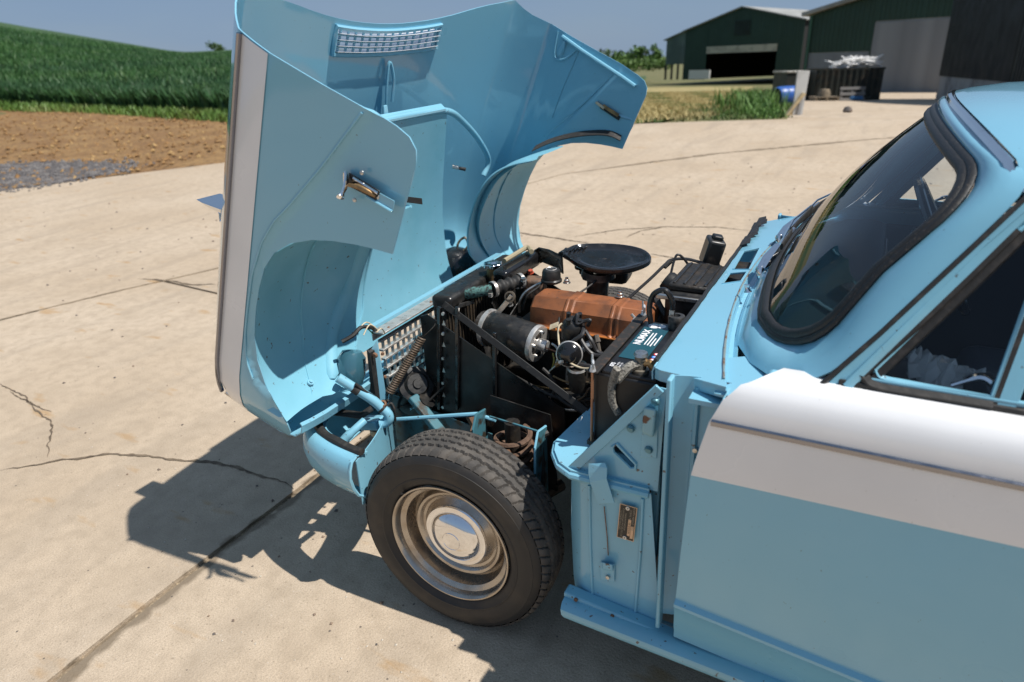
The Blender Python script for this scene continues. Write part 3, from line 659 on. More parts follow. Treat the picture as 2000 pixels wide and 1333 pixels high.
mb = MB(); mb.box(WD(1672, 196, 34.2)+V(0, 0, .1), (.55, .3, .16), ('Z', math.atan2(wc.d.y, wc.d.x))); tag(mb.build('blue_crate', mat('blue_plastic', (.04, .16, .36), .5), bevel=.02), 'small flat blue crate on the ground by the leaning pallet', 'crate')
bb_ = WD(1516, 189, 21); ax = (RX.to_3x3() @ (CR*.93+CF*.35)); ax.z = .02; be = empty('blue_barrel', bb_); tag(be, 'blue plastic barrel lying on its side in the weeds', 'barrel')
ax.normalize(); mb = MB(); mb.lathe([(.0, .02), (.24, .02), (.25, 0), (.28, .05), (.29, .25), (.275, .27), (.29, .3), (.29, .55), (.28, .75), (.25, .8), (0, .8)], (0, 0, 0), ax, 24); mb.build('drum_shell', mat('blue_barrel_plastic', (.02, .09, .34), .4), be)
mb = MB(); mb.lathe([(0, -.012), (.235, -.012), (.235, .03)], (0, 0, 0), ax, 24); mb.build('open_end', BLKC, be)
p0 = WD(1557, 223, 12.9); e = empty('barrier_board', p0); tag(e, 'upright white board with a sloping timber brace at the yard edge', 'board')
hz = RX.to_3x3() @ CR; hz.z = 0; hz.normalize(); dp = Vector((-hz.y, hz.x, 0)); s = 12.9/1330
def bq(name, pts, th, m):
    MB().poly([hz*(x-1557)*s+Vector((0, 0, (223-y)*s)) for x, y in pts], dp*th).build(name, m, e)
WB = mat('grimy_white_board', (.55, .55, .53), .7, var=(3, (.33, .32, .3), .5, .66))
bq('board', [(1548, 225), (1548, 145), (1571, 145), (1567, 225)], .05, WB); bq('board', [(1556, 225), (1559, 190), (1563, 190), (1562, 225)], -.03, mat('grey_batten', (.33, .33, .33), .7))
bq('brace', [(1533, 224), (1537, 225), (1566, 186), (1560, 184)], -.09, WOODY); bq('brace', [(1536, 225), (1549, 225), (1549, 212)], .03, WOODY)
mb = MB(); q = WD(1655, 218, 13.3); mb.lathe([(0, .10), (.06, .08), (.09, .02), (.08, -.02)], q, (0, 0, 1), 9); tag(mb.build('dark_stone', PEB), 'single dark stone lying on the far concrete yard', 'stone')
mb = MB(); q = WD(461, 24, 60); mb.add([q+V(-.14, 0, .05), q+V(0, .02, 0), q+V(.02, -.05, .02), q+V(.02, .06, -.02), q+V(.16, 0, .08), q+V(0, -.06, -.05)], [(0, 2, 3), (2, 4, 3), (1, 2, 5), (1, 5, 3)])
tag(mb.build('bird', PEB, smooth=0), 'tiny dark bird in the sky left of the raised bonnet', 'bird')

# ================================================================ THE CAR (car frame: x to the rear, y to the far side, z up, front wheels at x=0)
car = empty('classic_car', rot=True); tag(car, 'light blue and white classic car with its whole front bonnet tipped open', 'car')
def sub(mb, name, m, parent, **k): return mb.build(name, m, parent, **k)
# ---------------- bonnet, tipped forward about the nose
TH = R(68); cB, sB = math.cos(TH), math.sin(TH); T0 = (-.32, 1.554)
def BN(u, w, y): return Vector((T0[0]+cB*u-sB*w, y, T0[1]+sB*u+cB*w))   # u rearwards, w upwards when closed
def ATB(px, py, w):                                                      # pixel on a plane of the bonnet
    n = Vector((-sB, 0, cB)); o = Vector((T0[0], 0, T0[1])); d = ray(px, py); t = ((o-CAMP).dot(n)+w)/d.dot(n); p = CAMP+d*t
    q = p-o; return (cB*q.x+sB*q.z, p.y)
HALF = [(.748, 0), (.744, .012), (.735, .025), (.72, .045), (.70, .070), (.675, .098), (.65, .118), (.635, .127), (.61, .133), (.55, .140), (.5, .147), (.44, .156), (.38, .164), (.25, .176), (.12, .184), (0, .186)]
def ur(y): a = abs(y); return -.072+.32*a*a if a < .42 else lerp_tab(a, [.42, .5, .58, .64, .67, .70, .75], [-.0156, .002, .016, .028, .010, -.004, -.015])
def sy(u): return lerp_tab(u, [-1.07, -1.035, -1.0, -.95, -.88, 0], [.90, .935, .962, .985, .997, 1])
def hh_(u): return lerp_tab(u, [-1.07, -1.045, -1.01, -.97, -.92, -.85, -.7, -.5, 0], [.0, .035, .075, .11, .145, .17, .183, .186, .186])
def cw(u): return lerp_tab(u, [-1.07, -1.04, -1.0, -.95, 0], [-.07, -.045, -.018, 0, 0])
def skin(us, y, w0):
    u = us if us < -.3 else ur(y)+us*(.3+ur(y))/.3
    # central pressing: gentle raised panel between two swages
    return BN(u, cw(u)+hh_(u)*w0/.186, y*sy(u))
US = [0, -.008, -.03, -.05, -.07, -.09, -.11, -.14, -.18, -.22, -.26, -.3, -.36, -.42, -.48, -.54, -.6, -.66, -.72, -.78, -.84, -.88, -.92, -.95, -.975, -1.0, -1.02, -1.04, -1.055, -1.07]
ring = [(-y, w) for y, w in HALF] + [(y, w) for y, w in HALF[::-1][1:]]
# finer lateral spacing
r2 = []
for i in range(len(ring)-1):
    r2 += [ring[i], ((ring[i][0]+ring[i+1][0])/2, (ring[i][1]+ring[i+1][1])/2)]
ring = r2+[ring[-1]]
mb = MB()
rows = [[skin(u, y, w) for y, w in ring] for u in US]; n = len(ring); vv = [p for r_ in rows for p in r_]; ff = []
for i in range(len(US)-1):
    for j in range(n-1):
        ym = (ring[j][0]+ring[j+1][0])/2
        if -.11 <= US[i+1] and US[i] <= -.03 and abs(ym) < .25: continue      # vent opening
        ff.append((i*n+j, i*n+j+1, (i+1)*n+j+1, (i+1)*n+j))
mb.add(vv, ff)
ARCH = [(-.316, -.442), (-.325, -.40), (-.337, -.355), (-.357, -.295), (-.383, -.238), (-.42, -.183), (-.466, -.142), (-.52, -.119), (-.584, -.109), (-.65, -.106), (-.727, -.11), (-.80, -.128), (-.87, -.166), (-.923, -.225)]
SIDE = [(-.015, 0), (-.027, -.084), (-.038, -.22), (-.044, -.32), (-.053, -.39), (-.062, -.422), (-.08, -.442), (-.105, -.449)] + ARCH + [(-.95, -.25), (-.985, -.255), (-1.018, -.24), (-1.035, -.17), (-1.037, -.083), (-1.03, -.04), (-1.0, -.018), (-.95, 0)]
SEAM_U = [-.90, -.86, -.813, -.73, -.654, -.55, -.45, -.38, -.325, -.2, -.1, -.05]; SEAM_W = [-.175, -.128, -.101, -.089, -.089, -.093, -.112, -.14, -.175, -.245, -.295, -.32]
def ysk(u, w):
    y = lerp_tab(-w, [0, .04, .09, .2, .32, .45], [.748, .752, .753, .748, .741, .732])
    s = lerp_tab(u, SEAM_U, SEAM_W); k = min(1, max(0, (s-w)/.014)) if u > -.93 else 0
    return (y-.010*k)*sy(u)
for sg in (-1, 1):
    v, f = cdt(SIDE, step=.0135); mb.add([BN(u, w, sg*ysk(u, w)) for u, w in v], f)
bonnet = mb.build('bonnet', BLUE, car, smooth=32, solid=.0035, soff=0)
# front lower faces below the headlamps, closing the nose
for sg in (-1, 1):
    mb = MB(); rws = []
    for y, uo in ((.70, -1.035), (.66, -1.043), (.6, -1.05), (.5, -1.052), (.4, -1.05)):
        rws.append([BN(uo+max(0, (-.2-w))*.35, w, sg*y) for w in (-.02, -.08, -.15, -.2, -.235, -.255)] + [BN(uo+.045, -.272, sg*y), BN(uo+.07, -.27, sg*y), BN(uo+.075, -.262, sg*y)])
    mb.grid(rws); sub(mb, 'headlamp_panel', BLUED, bonnet, solid=.003)
# nose lip across the front with grille clips
mb = MB(); mb.grid([[BN(-1.07+a, -.07+b, y*.9) for a, b in ((0, 0), (-.004, -.012), (.006, -.028), (.03, -.03))] for y in np.linspace(-.62, .62, 9)]); sub(mb, 'nose_lip', BLUE, bonnet, solid=.003)
for i in range(9):
    px, py = [(655, 690), (668, 693), (688, 676), (697, 680), (712, 660), (735, 640), (762, 612), (742, 650), (722, 668)][i]
    u, y = ATB(px, py, -.045 if px < 700 else -.02); p = BN(u, (-.045 if px < 700 else -.02), y)
    MB().box(p+V(.004, 0, .0), (.004, .006, .014)).box(p+V(.006, .006, .006), (.004, .01, .004)).build('clip', RUBBER, bonnet)
# white flash and bright strip on both flanks
for sg in (-1, 1):
    fl = [(-.018, -.004), (-.029, -.082), (-.5, -.084), (-.93, -.086), (-1.0, -.084), (-1.03, -.08), (-1.024, -.04), (-.995, -.022), (-.95, -.004)]
    v, f = cdt(fl, step=.02); mb = MB(); mb.add([BN(u, w, sg*(ysk(u, w)+.004)) for u, w in v], f); sub(mb, 'white_flash', WHITE, bonnet, smooth=50)
    p = [BN(u, -.002, sg*(ysk(u, 0)+.0078)) for u in np.linspace(-.018, -1.0, 30)]; mb = MB(); mb.tube(p, .0065, 8, flat=(.8, 1.1)); sub(mb, 'bright_strip', STRIP, bonnet)
    p = [BN(u, -.026-(u+1.0)*-.3, sg*(ysk(u, -.02)+.002)) for u in np.linspace(-1.0, -1.035, 5)]
    mb = MB(); mb.tube([BN(-1.0, -.012, sg*.722), BN(-1.03, -.05, sg*.70), BN(-1.045, -.075, sg*.68), BN(-1.055, -.085, sg*.6)], .008, 8); sub(mb, 'lamp_trim', CHROME, bonnet)
# vent in the bonnet: frame, bars, added sun-catching white slats
def vp(us, y, d=0): q = skin(us, y, float(np.interp(abs(y), [a for a, b in HALF[::-1]], [b for a, b in HALF[::-1]]))); return q + Vector((sB, 0, -cB))*d
mb = MB()
mb.tube([vp(-.026, y, .006) for y in np.linspace(-.258, .258, 12)] + [vp(us, .258, .006) for us in (-.05, -.09)] + [vp(-.114, y, .006) for y in np.linspace(.258, -.258, 12)] + [vp(us, -.258, .006) for us in (-.09, -.05)], .0075, 6, closed=True)
sub(mb, 'vent_frame', BLUE, bonnet)
for k in range(1, 4):
    us = -.03-.08*k/4; MB().tube([vp(us, y, .004) for y in np.linspace(-.25, .25, 9)], .0028, 5, flat=(1.3, .8)).build('vent_bar', BLUE, bonnet)
for k in range(14):
    y = -.235+.47*k/13; MB().tube([vp(us, y+.004*(us+.07)*10, .005) for us in (-.03, -.07, -.11)], .0042, 5).build('vent_bar', BLUE, bonnet)
VENTW = mat('vent_glare_white', (.86, .86, .88), .35, .0, .5)  # white slats tilted to catch the sun, imitating the grille's bright reflection
for k in range(4):
    us = -.035-.08*k/4; mb = MB(); n_ = Vector((.45, 0, .9)).normalized()
    mb.grid([[vp(us-.012, y, -.004)+Vector((a*.024, 0, -a*.004)) for y in np.linspace(-.25, .25, 5)] for a in (-.6, .9)]); sub(mb, 'vent_glare_slat', VENTW, bonnet, solid=.001)
# inner wheel arches
AR2 = [(-.385, -.235)] + [(a, b) for a, b in ARCH[5:]] + [(-.940, -.248)]
asp = spline([Vector((a, b, 0)) for a, b in AR2], 4)
for sg in (-1, 1):
    rws = []
    for k, yy in enumerate((.738, .70, .64, .56, .48, .42, .37, .33)):
        row = []
        for i, q in enumerate(asp):
            t = i/(len(asp)-1); yin = .30+.10*(abs(t-.45)/.55)**2.2 + (.14*max(0, t-.72)/.28)
            yo = .738-.085*max(0, 1-t/.22)**1.3; y = yo+(yin-yo)*k/7; lift = .030*math.sin(min(1, k/3)*math.pi/2) - .02*(k/7)**2
            nn = Vector((math.cos(math.pi*(1-t)), math.sin(math.pi*t)))
            row.append(BN(q.x+nn.x*lift*.25, q.y+max(.15, nn.y)*lift - .012*(k > 5), sg*y))
        rws.append(row)
    mb = MB(); mb.grid(rws); ia_ = sub(mb, 'inner_arch', SATIN, bonnet, solid=.003, smooth=60)
    # rolled lip and underseal seam
    mb = MB(); mb.tube([r_+Vector((0, 0, 0)) for r_ in rws[-1]], .0045, 6); sub(mb, 'arch_lip', SATIN, bonnet)
    mb = MB(); mb.tube([rws[3][i]+Vector((.003, 0, -.003)) for i in range(6, len(asp)-3)], [random.uniform(.0012, .004) for _ in range(6, len(asp)-3)], 5); sub(mb, 'sealant_seam', SATIN, bonnet)
    mb = MB(); q = rws[3][-6]; mb.lathe([(0, .004), (.009, .004), (.010, 0)], q+V(.004, 0, .002), (.6, 0, .8), 16); mb.lathe([(0, .009), (.005, .009), (.005, .002)], q+V(.004, 0, .002), (.6, 0, .8), 6); sub(mb, 'bolt', BLUED, bonnet)
    # pressed rib on the arch
    mb = MB(); mb.tube(spline([rws[4][8]+V(.004, 0, -.004), rws[6][12]+V(.004, 0, -.004), rws[6][22]+V(.004, 0, -.004), rws[5][30]+V(.005, 0, -.002), rws[5][36]+V(.006, 0, 0)], 6), [.004]+[.012]*23+[.005], 8, flat=(1.6, .55)); sub(mb, 'pressed_rib', SATIN, bonnet)
# stay hoop under the bonnet
hp = [(-.62, .03, -.60), (-.56, .04, -.63), (-.46, .05, -.52), (-.37, .055, -.37), (-.318, .055, -.25), (-.305, .055, -.12), (-.305, .055, .1), (-.318, .055, .24), (-.37, .055, .36), (-.46, .05, .51), (-.56, .04, .625), (-.62, .03, .60)]
mb = MB(); mb.tube(spline([BN(*q) for q in hp], 8), .0115, 10); sub(mb, 'stay_hoop', BLUED, bonnet)
mb = MB(); mb.grid([[BN(-.292, .068, y), BN(-.300, .045, y), BN(-.306, .044, y)] for y in np.linspace(-.2, .2, 9)]); sub(mb, 'hoop_strip', BLUE, bonnet, solid=.002)
rws = []
for u, w, hy in ((-.312, .050, .205), (-.325, .049, .222), (-.36, .048, .232), (-.48, .043, .265), (-.60, .033, .29), (-.72, .016, .315), (-.80, -.002, .335), (-.86, -.020, .345), (-.91, -.040, .355), (-.955, -.063, .365), (-.995, -.086, .375), (-1.025, -.104, .385), (-1.04, -.115, .39)):
    rws.append([BN(u, w+.0*abs(y), y*hy) for y in np.linspace(-1, 1, 17)])
mb = MB(); mb.grid(rws); sub(mb, 'inner_panel', SATIN, bonnet, smooth=60, solid=.003)
mb = MB(); mb.grid([[r_[-1], r_[-1]+(BN(0, .05, .012)-BN(0, 0, 0))] for r_ in rws[1:8]]); mb.grid([[r_[0], r_[0]+(BN(0, .05, -.012)-BN(0, 0, 0))] for r_ in rws[1:8]]); sub(mb, 'panel_flange', BLUE, bonnet, solid=.002)
p = ATB(750, 222, .09); mb = MB(); q = BN(p[0], .09, p[1]); mb.poly([q+V(0, -.012, -.02), q+V(0, .012, -.02), q+V(0, .010, .022), q+V(0, -.006, .022)], (.01, 0, .003)); sub(mb, 'stay_bracket', BLUE, bonnet, bevel=.003)
a = ATB(757, 205, .15); b = ATB(762, 122, .168); a2 = ATB(768, 200, .15)
mb = MB(); mb.tube(spline([BN(a[0], .155, a[1]), BN((a[0]+b[0])/2, .163, (a[1]+b[1])/2-.004), BN(b[0], .170, b[1]), BN((a2[0]+b[0])/2+.01, .163, a2[1]-.004), BN(a2[0], .155, a2[1])], 6), .005, 6); sub(mb, 'bonnet_pressing', BLUE, bonnet)
p = ATB(884, 326, .09); q = BN(p[0], .09, p[1]); mb = MB(); mb.lathe([(0, .0), (.008, 0), (.008, .022), (.006, .024), (.006, .05), (0, .05)], q, (.9, .42, -.25), 10); sub(mb, 'buffer_stud', STEEL, bonnet)
mb = MB(); mb.lathe([(.0062, .026), (.0068, .052), (0, .052)], q, (.9, .42, -.25), 10); sub(mb, 'buffer_rubber', RUBBER, bonnet)
for sg in (-1, 1):
    mb = MB(); mb.tube([BN(u, lerp_tab(u, SEAM_U, SEAM_W), sg*(ysk(u, lerp_tab(u, SEAM_U, SEAM_W)+.002)+.0012)) for u in np.linspace(-.055, -.86, 46)], .0030, 8); sub(mb, 'arch_swage', BLUE, bonnet, smooth=80)
# rear flange roll and swage lines inside each wing
for sg in (-1, 1):
    e_ = [(-.018, -.055), (-.036, -.15), (-.05, -.25), (-.06, -.34), (-.07, -.40)]
    mb = MB(); mb.tube([BN(u-.020, w, sg*(ysk(u, w)-.012)) for u, w in e_], .0075, 8, flat=(1, 1)); sub(mb, 'edge_flange', BLUE, bonnet)
    mb = MB(); mb.tube([BN(u, w, sg*(ysk(u, w)-.0035)) for u, w in ((-.04, -.135), (-.12, -.13), (-.22, -.12), (-.33, -.118))], .0022, 5); sub(mb, 'lap_seam', BLUED, bonnet)
    mb = MB(); mb.tube([BN(u, lerp_tab(u, SEAM_U, SEAM_W)+.004, sg*(ysk(u, -.2)-.008)) for u in np.linspace(-.07, -.42, 12)], .0025, 5); sub(mb, 'swage_line', BLUED, bonnet)
    mb = MB(); mb.tube([BN(u, w, sg*(ysk(u, w)-.011)) for u, w in ((-.05, -.07), (-.085, -.068), (-.105, -.066))], [.006, .010, .008], 8, flat=(1.2, .8)); mb.tube(spline([BN(u, w, sg*(ysk(u, w)-.006)) for u, w in ((-.03, -.03), (-.11, -.045), (-.12, -.07), (-.10, -.10), (-.05, -.13))], 5), .004, 6); sub(mb, 'drain_pressing', BLUE, bonnet)
    # rubber finisher on the arch rear end
    if sg > 0:
        rr = [AT(1047, 285, y=.60), AT(1075, 272, y=.66), AT(1110, 262, y=.70), AT(1150, 256, y=.715), AT(1190, 256, y=.718), AT(1214, 266, y=.72)]
        rr = spline(rr, 4); mb = MB(); mb.grid([[p for p in rr], [p+Vector((.004, -.028-.02*max(0, 1-i/6), -.014)) for i, p in enumerate(rr)]]); sub(mb, 'arch_rubber', RUBBER, bonnet, solid=.004)
    else:
        mb = MB(); rr = [AT(792, 384, y=-.36), AT(824, 388, y=-.33)]; mb.grid([rr, [p+Vector((0, 0, -.016)) for p in rr]]); sub(mb, 'arch_rubber', RUBBER, bonnet, solid=.004)
# bonnet side catches
def catch(sg):
    mb = MB(); o = lambda u, w, d: BN(u, w, sg*(ysk(u, w)+d))
    if sg < 0:
        def q(px, py, d): return AT(px, py, y=-.744-d)
        mb.hexa([q(682, 337, -.004), q(743, 374, -.004), q(680, 364, -.004), q(735, 392, -.004), q(682, 337, .003), q(743, 374, .003), q(680, 364, .003), q(735, 392, .003)])
        sub(mb, 'catch_body', mat('dark_catch', (.04, .04, .04), .25, .8), bonnet, bevel=.002)
        mb = MB(); mb.tube([q(682, 362, .006), q(700, 365, .010), q(722, 376, .006), q(734, 384, .003)], [.004, .006, .006, .003], 8); sub(mb, 'catch_link', BRASS, bonnet)
        mb = MB(); mb.tube([q(690, 348, .006), q(738, 378, .004)], .003, 8); sub(mb, 'catch_edge', CHROME, bonnet)
        mb = MB(); mb.tube(spline([q(676, 336, .006), q(676, 350, .012), q(674, 366, .022), q(668, 380, .034), q(664, 388, .036)], 5), [.005]*6+[.0055]*6+[.005]*4+[.0085]*4+[.006], 8, flat=(.6, 1.1)); sub(mb, 'catch_handle', CHROME, bonnet)
        mb = MB(); mb.tube([q(675, 337, .002), q(676, 364, .002)], .0055, 8); sub(mb, 'catch_pivot', CHROME, bonnet)
        mb = MB(); mb.hexa([q(740, 376, -.003), q(771, 393, -.003), q(722, 386, -.003), q(768, 415, -.003), q(740, 376, .0005), q(771, 393, .0005), q(722, 386, .0005), q(768, 415, .0005)]); mb.tube([q(716, 384, .001), q(766, 414, .001)], .004, 6); sub(mb, 'catch_recess', BLUE, bonnet, bevel=.001)
        for px, py in ((707, 338), (738, 385), (693, 391)):
            mb = MB(); mb.lathe([(0, .003), (.0045, .002), (.005, 0)], q(px, py, 0), (0, sg, 0), 12); sub(mb, 'rivet', STEEL, bonnet)
    else:
        def q(px, py, d): return AT(px, py, y=.735-d)
        mb.hexa([q(1166, 198, .003), q(1212, 228, .003), q(1172, 212, .003), q(1208, 236, .003), q(1166, 198, .018), q(1212, 228, .018), q(1172, 212, .018), q(1208, 236, .018)]); sub(mb, 'catch_body', mat('dark_catch', (.05, .05, .05), .3, .8), bonnet, bevel=.002)
        mb = MB(); mb.bar(q(1178, 207, .02), q(1208, 226, .02), .006, .012); sub(mb, 'catch_link', BRASS, bonnet)
        mb = MB(); mb.bar(q(1164, 200, .016), q(1180, 212, .022), .01, .01); sub(mb, 'catch_roller', CREAM, bonnet, bevel=.003)
        mb = MB(); mb.tube([q(1210, 226, .004), q(1236, 234, .003)], [.011, .013], 8, flat=(1, .7)); sub(mb, 'catch_recess', BLUE, bonnet)
        for px, py in ((1200, 199), (1187, 229)):
            mb = MB(); mb.lathe([(0, .006), (.004, .006), (.0055, .003), (.009, .003), (.009, 0)], q(px, py, .001), (0, -1, 0), 12); sub(mb, 'catch_lug', STEEL, bonnet)
catch(-1); catch(1)
# headlamp bowls behind the nose
for sg in (-1, 1):
    o = BN(-1.035, -.015, sg*.505); ax = (BN(1, -.0, 0)-BN(0, 0, 0)).normalized()
    mb = MB(); mb.lathe([(.092, 0), (.093, .02), (.086, .055), (.07, .085), (.045, .105), (.015, .115), (0, .116)], o, ax, 28); hb_ = sub(mb, 'headlamp_bowl', GLOSSB, bonnet)
    mb = MB(); mb.lathe([(.098, -.004), (.105, .004), (.098, .012)], o, ax, 28); sub(mb, 'bowl_rim', BLUED, bonnet)
    mb = MB(); mb.lathe([(0, -.05), (.06, -.042), (.088, -.02), (.092, 0)], o, ax, 28); sub(mb, 'headlamp_glass', CHROME, bonnet)
    t = o+ax*.1
    mb = MB(); mb.tube(spline([t+V(0, 0, 0), t+V(.03, .012, .03), t+V(.012, .02, .062), t+V(-.02, .01, .03), t+V(-.01, -.015, -.05), t+V(-.03, -.03, -.12), t+V(-.05, -.08, -.16)], 6), .0055, 6); sub(mb, 'lamp_lead', mat('bowl_lead', (.25, .20, .14), .5, var=(30, (.03, .03, .03), .45, .55)), bonnet)
# wing mirror standing on the front of the bonnet
m0 = AT(381, 390, y=-.60); m1 = AT(431, 408, y=-.60); m2 = AT(431, 418, y=-.60)
mb = MB(); mb.poly([m0, m1, m2, AT(405, 405, y=-.60)], (0, .085, 0)); mi = sub(mb, 'wing_mirror', CHROME, bonnet, bevel=.003)
mb = MB(); mb.tube([AT(430, 416, y=-.555), AT(432, 432, y=-.555), BN(-.57, .146, -.57)], .006, 8); sub(mb, 'mirror_stalk', CHROME, bonnet)

# ---------------- wheels
def tyre_mesh():
    mb = MB(); Rr = .286; NA = 720; hw = .066
    # tread: angular x lateral height field with zig-zag ribs and slotted shoulders
    lat = np.concatenate([np.linspace(-hw, -.04, 9), np.linspace(-.036, .036, 25), np.linspace(.04, hw, 9)])
    rows = []
    for i in range(NA):
        a = 2*math.pi*i/NA; row = []
        zz = .0018*(1 if (i//5) % 2 else -1)
        for y in lat:
            g_ = 0
            for c in (-.036, -.0125, .0125, .036):
                if abs(y-c-zz) < .0027: g_ = .0075
            ay = abs(y)
            if ay > .0375 and ((i+int((ay-.0375)*260)*(1 if y > 0 else -1)) % 11) < 2: g_ = max(g_, .0055)
            if ay < .034 and ((i+int(y*500)) % 7) == 0 and .004 < ay % .0235 < .018: g_ = max(g_, .0022)
            r = Rr-.0022*(y/.04)**2-.010*max(0, (ay-.05)/.016)**2-g_
            row.append(Vector((math.cos(a)*r, y, math.sin(a)*r)))
        rows.append(row)
    rows.append(rows[0]); mb.grid(rows)
    for s in (-1, 1):
        prof = [(Rr-.0162-.0022*1.0, s*hw), (.262, s*.0715), (.25, s*.0755), (.2495, s*.0765), (.244, s*.0768), (.235, s*.0785), (.222, s*.079), (.208, s*.0765), (.2065, s*.0775), (.203, s*.0775), (.2015, s*.076), (.19, s*.071), (.182, s*.066), (.176, s*.058)]
        mb.lathe(prof, (0, 0, 0), (0, 1, 0), 120, mi=1)
    return mb
def rim_mesh():
    mb = MB(); s = -1
    prof = [(.1775, .066), (.1795, .0685), (.178, .0715), (.174, .072), (.170, .068), (.1665, .058), (.1655, .050), (.158, .046), (.152, .042), (.148, .02), (.1465, .004), (.143, .0), (.137, .006), (.133, .016), (.129, .022), (.122, .020), (.115, .012), (.108, .010), (.101, .016), (.094, .024), (.088, .026), (.07, .024), (0, .024)]
    mb.lathe([(r, -h) for r, h in prof], (0, 0, 0), (0, 1, 0), 96)
    mb.lathe([(.176, -.06), (.170, -.04), (.165, 0), (.170, .05), (.178, .068)], (0, 0, 0), (0, 1, 0), 64)
    return mb
def cap_mesh():
    mb = MB(); prof = [(.094, .022), (.0945, .030), (.092, .0335), (.086, .0350), (.0775, .0345), (.0755, .0325), (.074, .036), (.066, .044), (.05, .052), (.035, .0555), (.0275, .0562), (.0262, .0548), (.0250, .0566), (.012, .058), (0, .0583)]
    mb.lathe([(r, -h) for r, h in prof], (0, 0, 0), (0, 1, 0), 72); return mb
def wheel(name, loc, rz, lab, src=None):
    w = bpy.data.objects.new(name, None); COL.objects.link(w); w.parent = car; w.location = loc; w.rotation_euler = (R(-.8), R(37), rz); w['label'] = lab
    if src is None:
        tyre_mesh().build('tyre', [TYRE, TYREW], w, smooth=30); rim_mesh().build('rim', SILVER, w, smooth=28); cap_mesh().build('hub_cap', CHROME, w, smooth=28)
        mb = MB(); mb.tube([V(-.172, -.055, .03), V(-.182, -.083, .034)], .0035, 6); mb.build('valve', RUBBER, w)
    else:
        for c in src.children:
            d = c.copy(); COL.objects.link(d); d.parent = w
    return w
W1 = wheel('wheel', (0, -.603, .283), R(1.3), 'near front wheel with chrome hub cap and dusty tyre')
W2 = wheel('wheel', (0, .603, .283), R(181.3), 'far front wheel behind the engine', W1)
W3 = wheel('wheel', (2.33, -.603, .283), 0, 'rear wheel under the near rear wing', W1); W4 = wheel('wheel', (2.33, .603, .283), R(180), 'rear wheel on the far side', W1)

